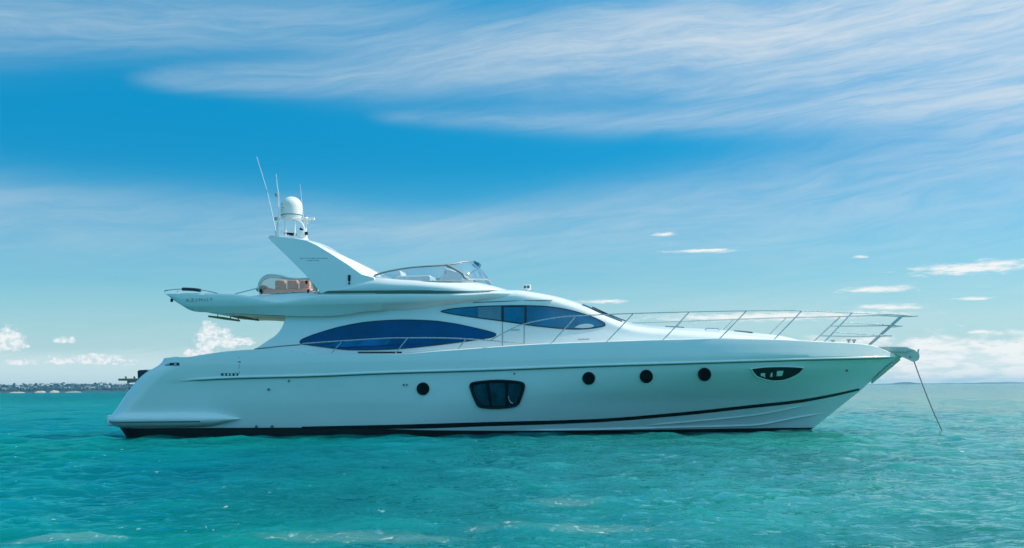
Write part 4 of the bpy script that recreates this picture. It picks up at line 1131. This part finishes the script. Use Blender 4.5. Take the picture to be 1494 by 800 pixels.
# ------------------------------------------------------------------ sea
def build_sea():
    r = [5.0]
    while r[-1] < 62: r.append(r[-1] * 1.0048)
    while r[-1] < 420: r.append(r[-1] * 1.0095)
    while r[-1] < 4000: r.append(r[-1] * 1.07)
    r = np.array(r)
    fine = np.linspace(-31, 31, 760)
    coarse = np.concatenate([np.linspace(31, 329, 90)[1:-1]])
    ang = np.radians(np.concatenate([fine, coarse]))
    R, T = np.meshgrid(r, ang, indexing='ij')
    R = R.astype(np.float32); T = T.astype(np.float32)
    X = CAM[0].astype(np.float32) + R * np.sin(T); Y = CAM[1].astype(np.float32) + R * np.cos(T)
    dr = np.gradient(r)[:, None] + 0 * R
    sp = np.maximum(dr, np.abs(R) * np.where(np.abs(((T + math.pi) % (2 * math.pi)) - math.pi) < math.radians(31.5), math.radians(62 / 760), math.radians(3.4)))
    Zw = np.zeros_like(X); DX = np.zeros_like(X); DY = np.zeros_like(X)
    for i in range(120):
        lam = 0.22 * (3.4 / 0.22) ** rng.random()
        th = math.radians(200) + rng.normal(0, 0.9)           # waves run roughly towards the viewer
        k = 2 * math.pi / lam
        amp = 0.0040 * lam ** 0.80 * (0.6 + 0.8 * rng.random())
        ph = rng.random() * 2 * math.pi
        kx, ky = k * math.sin(th), k * math.cos(th)
        fade = np.clip((lam / sp - 2.0) / 2.0, 0, 1)
        if fade.max() <= 0: continue
        a = kx * X + ky * Y + ph
        Zw += amp * fade * np.cos(a)
        DX -= 0.85 * amp * fade * math.sin(th) * np.sin(a); DY -= 0.85 * amp * fade * math.cos(th) * np.sin(a)
    gust = 0.65 + 0.5 * (np.sin(X * 0.11 + 1.3) * np.sin(Y * 0.07 + 0.4) * 0.5 + 0.5)
    Zw *= gust
    V = np.stack([X + DX, Y + DY, Zw], -1).reshape(-1, 3)
    nr, na = R.shape
    i, j = np.meshgrid(np.arange(nr - 1), np.arange(na), indexing='ij')
    j2 = (j + 1) % na
    Fq = np.stack([i * na + j, (i + 1) * na + j, (i + 1) * na + j2, i * na + j2], -1).reshape(-1, 4)[:, ::-1]
    # close the middle
    V = np.vstack([V, [[CAM[0], CAM[1], 0.0]]]); c = len(V) - 1
    me = bpy.data.meshes.new("sea")
    me.vertices.add(len(V)); me.vertices.foreach_set('co', V.astype(np.float32).ravel())
    tri = np.array([[c, (q + 1) % na, q] for q in range(na)])
    nl = Fq.size + tri.size
    me.loops.add(nl); me.loops.foreach_set('vertex_index', np.concatenate([Fq.ravel(), tri.ravel()]).astype(np.int32))
    npoly = len(Fq) + len(tri); me.polygons.add(npoly)
    ls = np.concatenate([np.arange(len(Fq)) * 4, Fq.size + np.arange(len(tri)) * 3]); lt = np.concatenate([np.full(len(Fq), 4), np.full(len(tri), 3)])
    me.polygons.foreach_set('loop_start', ls.astype(np.int32)); me.polygons.foreach_set('loop_total', lt.astype(np.int32))
    me.polygons.foreach_set('use_smooth', np.ones(npoly, bool))
    me.update(calc_edges=True); me.validate()
    o = bpy.data.objects.new("sea", me); S.collection.objects.link(o); o['kind'] = "structure"
    if me.polygons[len(me.polygons) // 3].normal.z < 0: me.flip_normals()
    # water
    m = bpy.data.materials.new("sea_water"); m.use_nodes = True; nt = m.node_tree; nt.nodes.clear()
    out = nt.nodes.new('ShaderNodeOutputMaterial')
    geo = nt.nodes.new('ShaderNodeNewGeometry'); sep = nt.nodes.new('ShaderNodeSeparateXYZ'); nt.links.new(geo.outputs['Position'], sep.inputs[0])
    x, y, z = (E(nt, sep.outputs[i]) for i in range(3))
    big = noise(nt, xyz(nt, x * 0.06, y * 0.03, 0.0), 1.0, 4)
    mid = noise(nt, xyz(nt, x * 0.5, y * 0.25, 2.0), 1.0, 4, 0.6)
    # the bed shoals towards the bow side: blue water off the stern, paler green off the bow
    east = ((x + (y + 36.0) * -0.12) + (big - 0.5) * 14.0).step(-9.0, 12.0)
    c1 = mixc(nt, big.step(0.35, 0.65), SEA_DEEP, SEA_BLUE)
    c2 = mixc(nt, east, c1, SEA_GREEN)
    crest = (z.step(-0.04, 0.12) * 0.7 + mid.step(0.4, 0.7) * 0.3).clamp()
    c3 = mixc(nt, crest, mixc(nt, 1.0, c2, (0.60, 0.74, 0.70), 'MULTIPLY'), mixc(nt, 1.0, c2, (1.0, 1.28, 1.12), 'MULTIPLY'))  # crest translucence and darker troughs painted into the water colour
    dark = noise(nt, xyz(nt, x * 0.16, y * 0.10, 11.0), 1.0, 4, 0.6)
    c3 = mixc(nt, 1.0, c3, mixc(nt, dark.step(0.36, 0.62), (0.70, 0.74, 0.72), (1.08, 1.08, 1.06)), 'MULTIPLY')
    # thin foamy patches with painted sparkle near the viewer; flecks are painted sun glints
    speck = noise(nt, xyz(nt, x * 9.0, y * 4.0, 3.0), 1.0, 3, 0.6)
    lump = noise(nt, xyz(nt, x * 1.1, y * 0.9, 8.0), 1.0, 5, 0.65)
    def blob(cx, cy_, rx, ry):
        a, b = (x - cx) / rx, (y - cy_) / ry
        return (1.0 - (a * a + b * b)._m('SQRT')) + (lump - 0.5) * 2.4
    patch_ = blob(-1.6, -25.0, 1.5, 0.55).max(blob(0.7, -24.6, 1.3, 0.7)).max(blob(-4.2, -25.2, 0.9, 0.35)).max(blob(0.6, -22.0, 0.6, 1.0)).step(0.1, 0.9)
    foam_glint = patch_ * (speck.step(0.56, 0.70) * 0.55 + 0.09)
    glint_fleck = speck.step(0.655, 0.71) * lump.step(0.49, 0.62) * (z.step(0.0, 0.06) * 0.6 + 0.4)
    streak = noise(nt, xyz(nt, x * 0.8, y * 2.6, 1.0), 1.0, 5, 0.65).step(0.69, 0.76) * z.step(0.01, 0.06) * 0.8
    foam_glint = foam_glint.max(glint_fleck).max(streak).clamp()
    c4 = mixc(nt, foam_glint, c3, (0.80, 0.82, 0.76))
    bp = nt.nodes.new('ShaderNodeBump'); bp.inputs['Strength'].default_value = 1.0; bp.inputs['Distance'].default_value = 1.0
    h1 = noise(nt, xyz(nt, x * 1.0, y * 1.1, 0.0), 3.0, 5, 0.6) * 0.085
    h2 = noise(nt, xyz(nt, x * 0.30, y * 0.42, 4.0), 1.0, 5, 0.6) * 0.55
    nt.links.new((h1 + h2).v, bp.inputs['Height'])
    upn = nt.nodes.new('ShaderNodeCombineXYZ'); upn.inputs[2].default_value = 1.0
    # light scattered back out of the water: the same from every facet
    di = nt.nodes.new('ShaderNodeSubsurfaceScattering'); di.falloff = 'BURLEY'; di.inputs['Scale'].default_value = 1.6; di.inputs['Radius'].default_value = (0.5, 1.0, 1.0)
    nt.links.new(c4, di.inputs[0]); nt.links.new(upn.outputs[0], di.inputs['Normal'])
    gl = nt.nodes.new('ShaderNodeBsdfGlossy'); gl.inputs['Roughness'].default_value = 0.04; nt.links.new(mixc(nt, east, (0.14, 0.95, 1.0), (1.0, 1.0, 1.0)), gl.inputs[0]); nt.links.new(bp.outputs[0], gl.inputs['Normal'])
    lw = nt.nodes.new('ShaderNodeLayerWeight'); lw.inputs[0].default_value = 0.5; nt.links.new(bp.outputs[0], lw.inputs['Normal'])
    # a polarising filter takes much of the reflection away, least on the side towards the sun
    fr = (E(nt, lw.outputs['Facing']).pow(2.8) * (east * 0.32 + 0.55) + 0.015) * (1.0 - foam_glint * 0.8)
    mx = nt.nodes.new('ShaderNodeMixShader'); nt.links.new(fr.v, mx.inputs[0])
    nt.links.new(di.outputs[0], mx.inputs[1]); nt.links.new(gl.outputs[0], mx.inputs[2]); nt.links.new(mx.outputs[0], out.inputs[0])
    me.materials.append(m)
SEA_DEEP = (0.0, 0.172, 0.143)
SEA_BLUE = (0.0, 0.138, 0.192)
SEA_GREEN = (0.02, 0.240, 0.190)
SEA_CREST = (0.02, 0.33, 0.34)
build_sea()

# ------------------------------------------------------------------ distant shore on the left
def ground_pt(px, dist, h_=0.0):
    d = rt * (px - W / 2) / F + fwd; d = d / math.hypot(d[0], d[1]); return np.array([CAM[0] + d[0] * dist, CAM[1] + d[1] * dist, h_])
SHORE = 1250.0
K = F / SHORE                  # photo pixels per metre out there
GREEN = mat("far_foliage", (0.008, 0.060, 0.075), 0.9, 0, 0.5, 0.05)  # blue of the distance haze mixed into the foliage colour
EARTH = mat("far_ground", (0.012, 0.066, 0.080), 0.9, 0, 0.5, 0.03)  # ground colour also carries painted haze blue
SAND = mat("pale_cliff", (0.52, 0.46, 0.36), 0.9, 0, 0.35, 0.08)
def shore():
    prof = pchip([-160, -60, 0, 30, 60, 95, 120, 150, 190, 230, 300, 420, 520], [6, 7.4, 7.6, 7.0, 7.6, 8.4, 7.4, 7.8, 7.0, 6.4, 5.0, 3.0, 0.3])
    rows = []
    for px in np.linspace(-160, 520, 140):
        top = float(prof(px)) * 1.05 + rng.normal(0, 0.1); r = []
        for dd, f in ((-6, -0.02), (0, 0.10), (3, 0.22), (25, 0.36), (60, 0.62), (110, 0.92), (170, 1.0), (260, 0.6), (400, -0.05)):
            r.append(ground_pt(px, SHORE + dd, f * top))
        rows.append(r)
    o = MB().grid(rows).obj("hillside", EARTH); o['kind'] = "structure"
    # sand cliffs at the water's edge
    rows = MB()
    for a, b_, h_ in ((-60, 6, 3.0), (20, 42, 1.3), (56, 72, 2.0), (78, 92, 2.4), (100, 124, 1.0)):
        g = []
        for px in np.linspace(a, b_, 10):
            t = (px - a) / (b_ - a); hh = h_ * (0.35 + 0.65 * math.sin(math.pi * min(1, max(0, t))) ** 0.5) * random.uniform(0.8, 1.1)
            g.append([ground_pt(px, SHORE - 8, -0.2), ground_pt(px, SHORE - 6, hh * 0.6), ground_pt(px, SHORE - 2, hh), ground_pt(px, SHORE + 4, hh * 0.9)])
        rows.grid(g)
    o = rows.obj("beach", SAND); o['kind'] = "structure"
    # woodland between the houses: one mass of crowns
    bm = MB(); ico = bmesh.new(); bmesh.ops.create_icosphere(ico, subdivisions=1, radius=1.0)
    iv = np.array([v.co for v in ico.verts]); jf = [[v.index for v in f.verts] for f in ico.faces]; ico.free()
    for i in range(900):
        px = random.uniform(-120, 420); dd = random.choice([random.uniform(2, 30), random.uniform(20, 170)])
        top = float(prof(px)) * 1.05; f = float(np.interp(dd, [0, 3, 25, 60, 110, 170], [0.10, 0.22, 0.36, 0.62, 0.92, 1.0])); s = random.uniform(1.0, 2.1)
        c = ground_pt(px, SHORE + dd, top * f + s * 0.35)
        v = iv * np.array([s * random.uniform(0.9, 1.6), s, s * random.uniform(0.6, 0.95)]) * (1 + rng.normal(0, 0.14, (len(iv), 1)))
        bm.add(v + c, jf)
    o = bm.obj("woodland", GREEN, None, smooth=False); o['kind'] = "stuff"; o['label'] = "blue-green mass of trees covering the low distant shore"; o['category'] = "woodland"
    # skyline trees
    for px, hgt in ((26, 3.4), (40, 3.6), (58, 3.0), (84, 2.6), (97, 2.9), (143, 2.8), (152, 3.0)):
        base = ground_pt(px, SHORE + 165, float(prof(px)) * 1.02)
        t = bpy.data.objects.new("tree", None); S.collection.objects.link(t); t.location = base
        t['label'] = "small dark tree standing up from the skyline of the distant shore"; t['category'] = "tree"; t['group'] = "skyline trees on the distant shore"
        MB().tube([(0, 0, -0.3), (0.1, 0, hgt * 0.5), (0.05, 0.1, hgt * 0.8)], [0.22, 0.16, 0.08], 6).obj("trunk", TEAK, t)
        cb = MB()
        for k in range(9):
            s = random.uniform(0.5, 0.95); c = np.array([random.uniform(-1.1, 1.1), random.uniform(-0.8, 0.8), hgt * random.uniform(0.5, 0.95)])
            cb.add(iv * np.array([s * 1.3, s, s * 0.8]) * (1 + rng.normal(0, 0.15, (len(iv), 1))) + c, jf)
        cb.obj("crown", GREEN, t, smooth=False)
    # houses
    kinds = []
    for nm, wall, roof, w, dp, h_, gab in (("white", (0.42, 0.47, 0.50), (0.30, 0.31, 0.33), 5.5, 5, 2.8, 1), ("cream", (0.27, 0.29, 0.28), (0.22, 0.20, 0.19), 5.0, 5, 2.6, 1), ("flat", (0.26, 0.33, 0.38), (0.22, 0.27, 0.30), 6.5, 5, 3.0, 0)):  # walls dimmed and blued to paint in the distance haze
        mw = mat("house_wall_" + nm, wall, 0.8); mr = mat("house_roof_" + nm, roof, 0.8)
        kinds.append((nm, mw, mr, w, dp, h_, gab))
    protos = {}
    def house(kind):
        nm, mw, mr, w, dp, h_, gab = kinds[kind]
        t = bpy.data.objects.new("house", None); S.collection.objects.link(t)
        wb = MB().box((0, 0, h_ / 2 - 0.3), (w / 2, dp / 2, h_ / 2 + 0.3)); wb.obj("wall", mw, t, smooth=False)
        if gab:
            a = [(-w / 2 - 0.3, -dp / 2 - 0.3, h_ + .01), (-w / 2 - 0.3, dp / 2 + 0.3, h_ + .01), (-w / 2 - 0.3, 0, h_ + 1.5)]
            MB().prism(a, [(w / 2 + 0.3, q[1], q[2]) for q in a]).obj("roof", mr, t, smooth=False)
        else:
            MB().box((0, 0, h_ + 0.12), (w / 2 + 0.3, dp / 2 + 0.3, 0.11)).obj("roof", mr, t, smooth=False)
        for xx in (-w * 0.28, w * 0.22): MB().box((xx, -dp / 2 - 0.01, 1.5), (0.7, 0.05, 0.55)).obj("window", DARKGL, t, smooth=False)
        return t
    used = [None, None, None]
    labels = ["small white gabled house with grey roof among trees on the distant shore", "small cream house with brown roof among trees on the distant shore", "small pale flat-roofed house among trees on the distant shore"]
    for i in range(58):
        px = -8 + 196 * (i + random.random()) / 58; dd = random.choice([random.uniform(20, 60), random.uniform(40, 140), random.uniform(80, 150)])
        f = float(np.interp(dd, [0, 3, 25, 60, 110, 170], [0.10, 0.22, 0.36, 0.62, 0.92, 1.0]))
        kind = random.choice([0, 0, 1, 2, 2])
        if used[kind] is None: t = used[kind] = house(kind)
        else:
            t = used[kind].copy(); S.collection.objects.link(t)
            for ch in list(used[kind].children):
                c = ch.copy(); S.collection.objects.link(c); c.parent = t
        g = ground_pt(px, SHORE + dd, float(prof(px)) * 1.05 * f)
        t.location = g; t.rotation_euler = (0, 0, random.uniform(-0.6, 0.6)); s = random.uniform(0.4, 0.75); t.scale = (s, s, s)
        t['label'] = labels[kind]; t['category'] = "house"; t['group'] = labels[kind].split(" among")[0].replace("house", "houses") + " on the distant shore"
shore()
def far_land():
    rows = []
    D = 3500
    for px in np.linspace(1180, 1700, 60):
        h_ = 1.6 + 6 * math.exp(-((px - 1315) / 16) ** 2) + 2 * math.exp(-((px - 1440) / 40) ** 2) + rng.normal(0, 0.25)
        rows.append([ground_pt(px, D - 200, -0.5), ground_pt(px, D, h_ * 0.7), ground_pt(px, D + 300, h_), ground_pt(px, D + 450, -1)])
    o = MB().grid(rows).obj("far_hills", EARTH); o['kind'] = "structure"
far_land()

# ------------------------------------------------------------------ sea haze
def haze():
    b = MB().box((0, 0, 7.75), (4500, 4500, 9.25)); o = b.obj("haze", None, smooth=False)
    m = bpy.data.materials.new("sea_air"); m.use_nodes = True; nt = m.node_tree; nt.nodes.clear()
    out = nt.nodes.new('ShaderNodeOutputMaterial'); v = nt.nodes.new('ShaderNodeVolumePrincipled')
    v.inputs['Color'].default_value = (0.30, 0.70, 0.95, 1); v.inputs['Density'].default_value = HAZE; v.inputs['Anisotropy'].default_value = 0.2
    nt.links.new(v.outputs[0], out.inputs['Volume']); o.data.materials.clear(); o.data.materials.append(m)
    o['kind'] = "stuff"; o['label'] = "thin blue sea haze fading the distant shore"; o['category'] = "haze"
HAZE = 0.00020
haze()
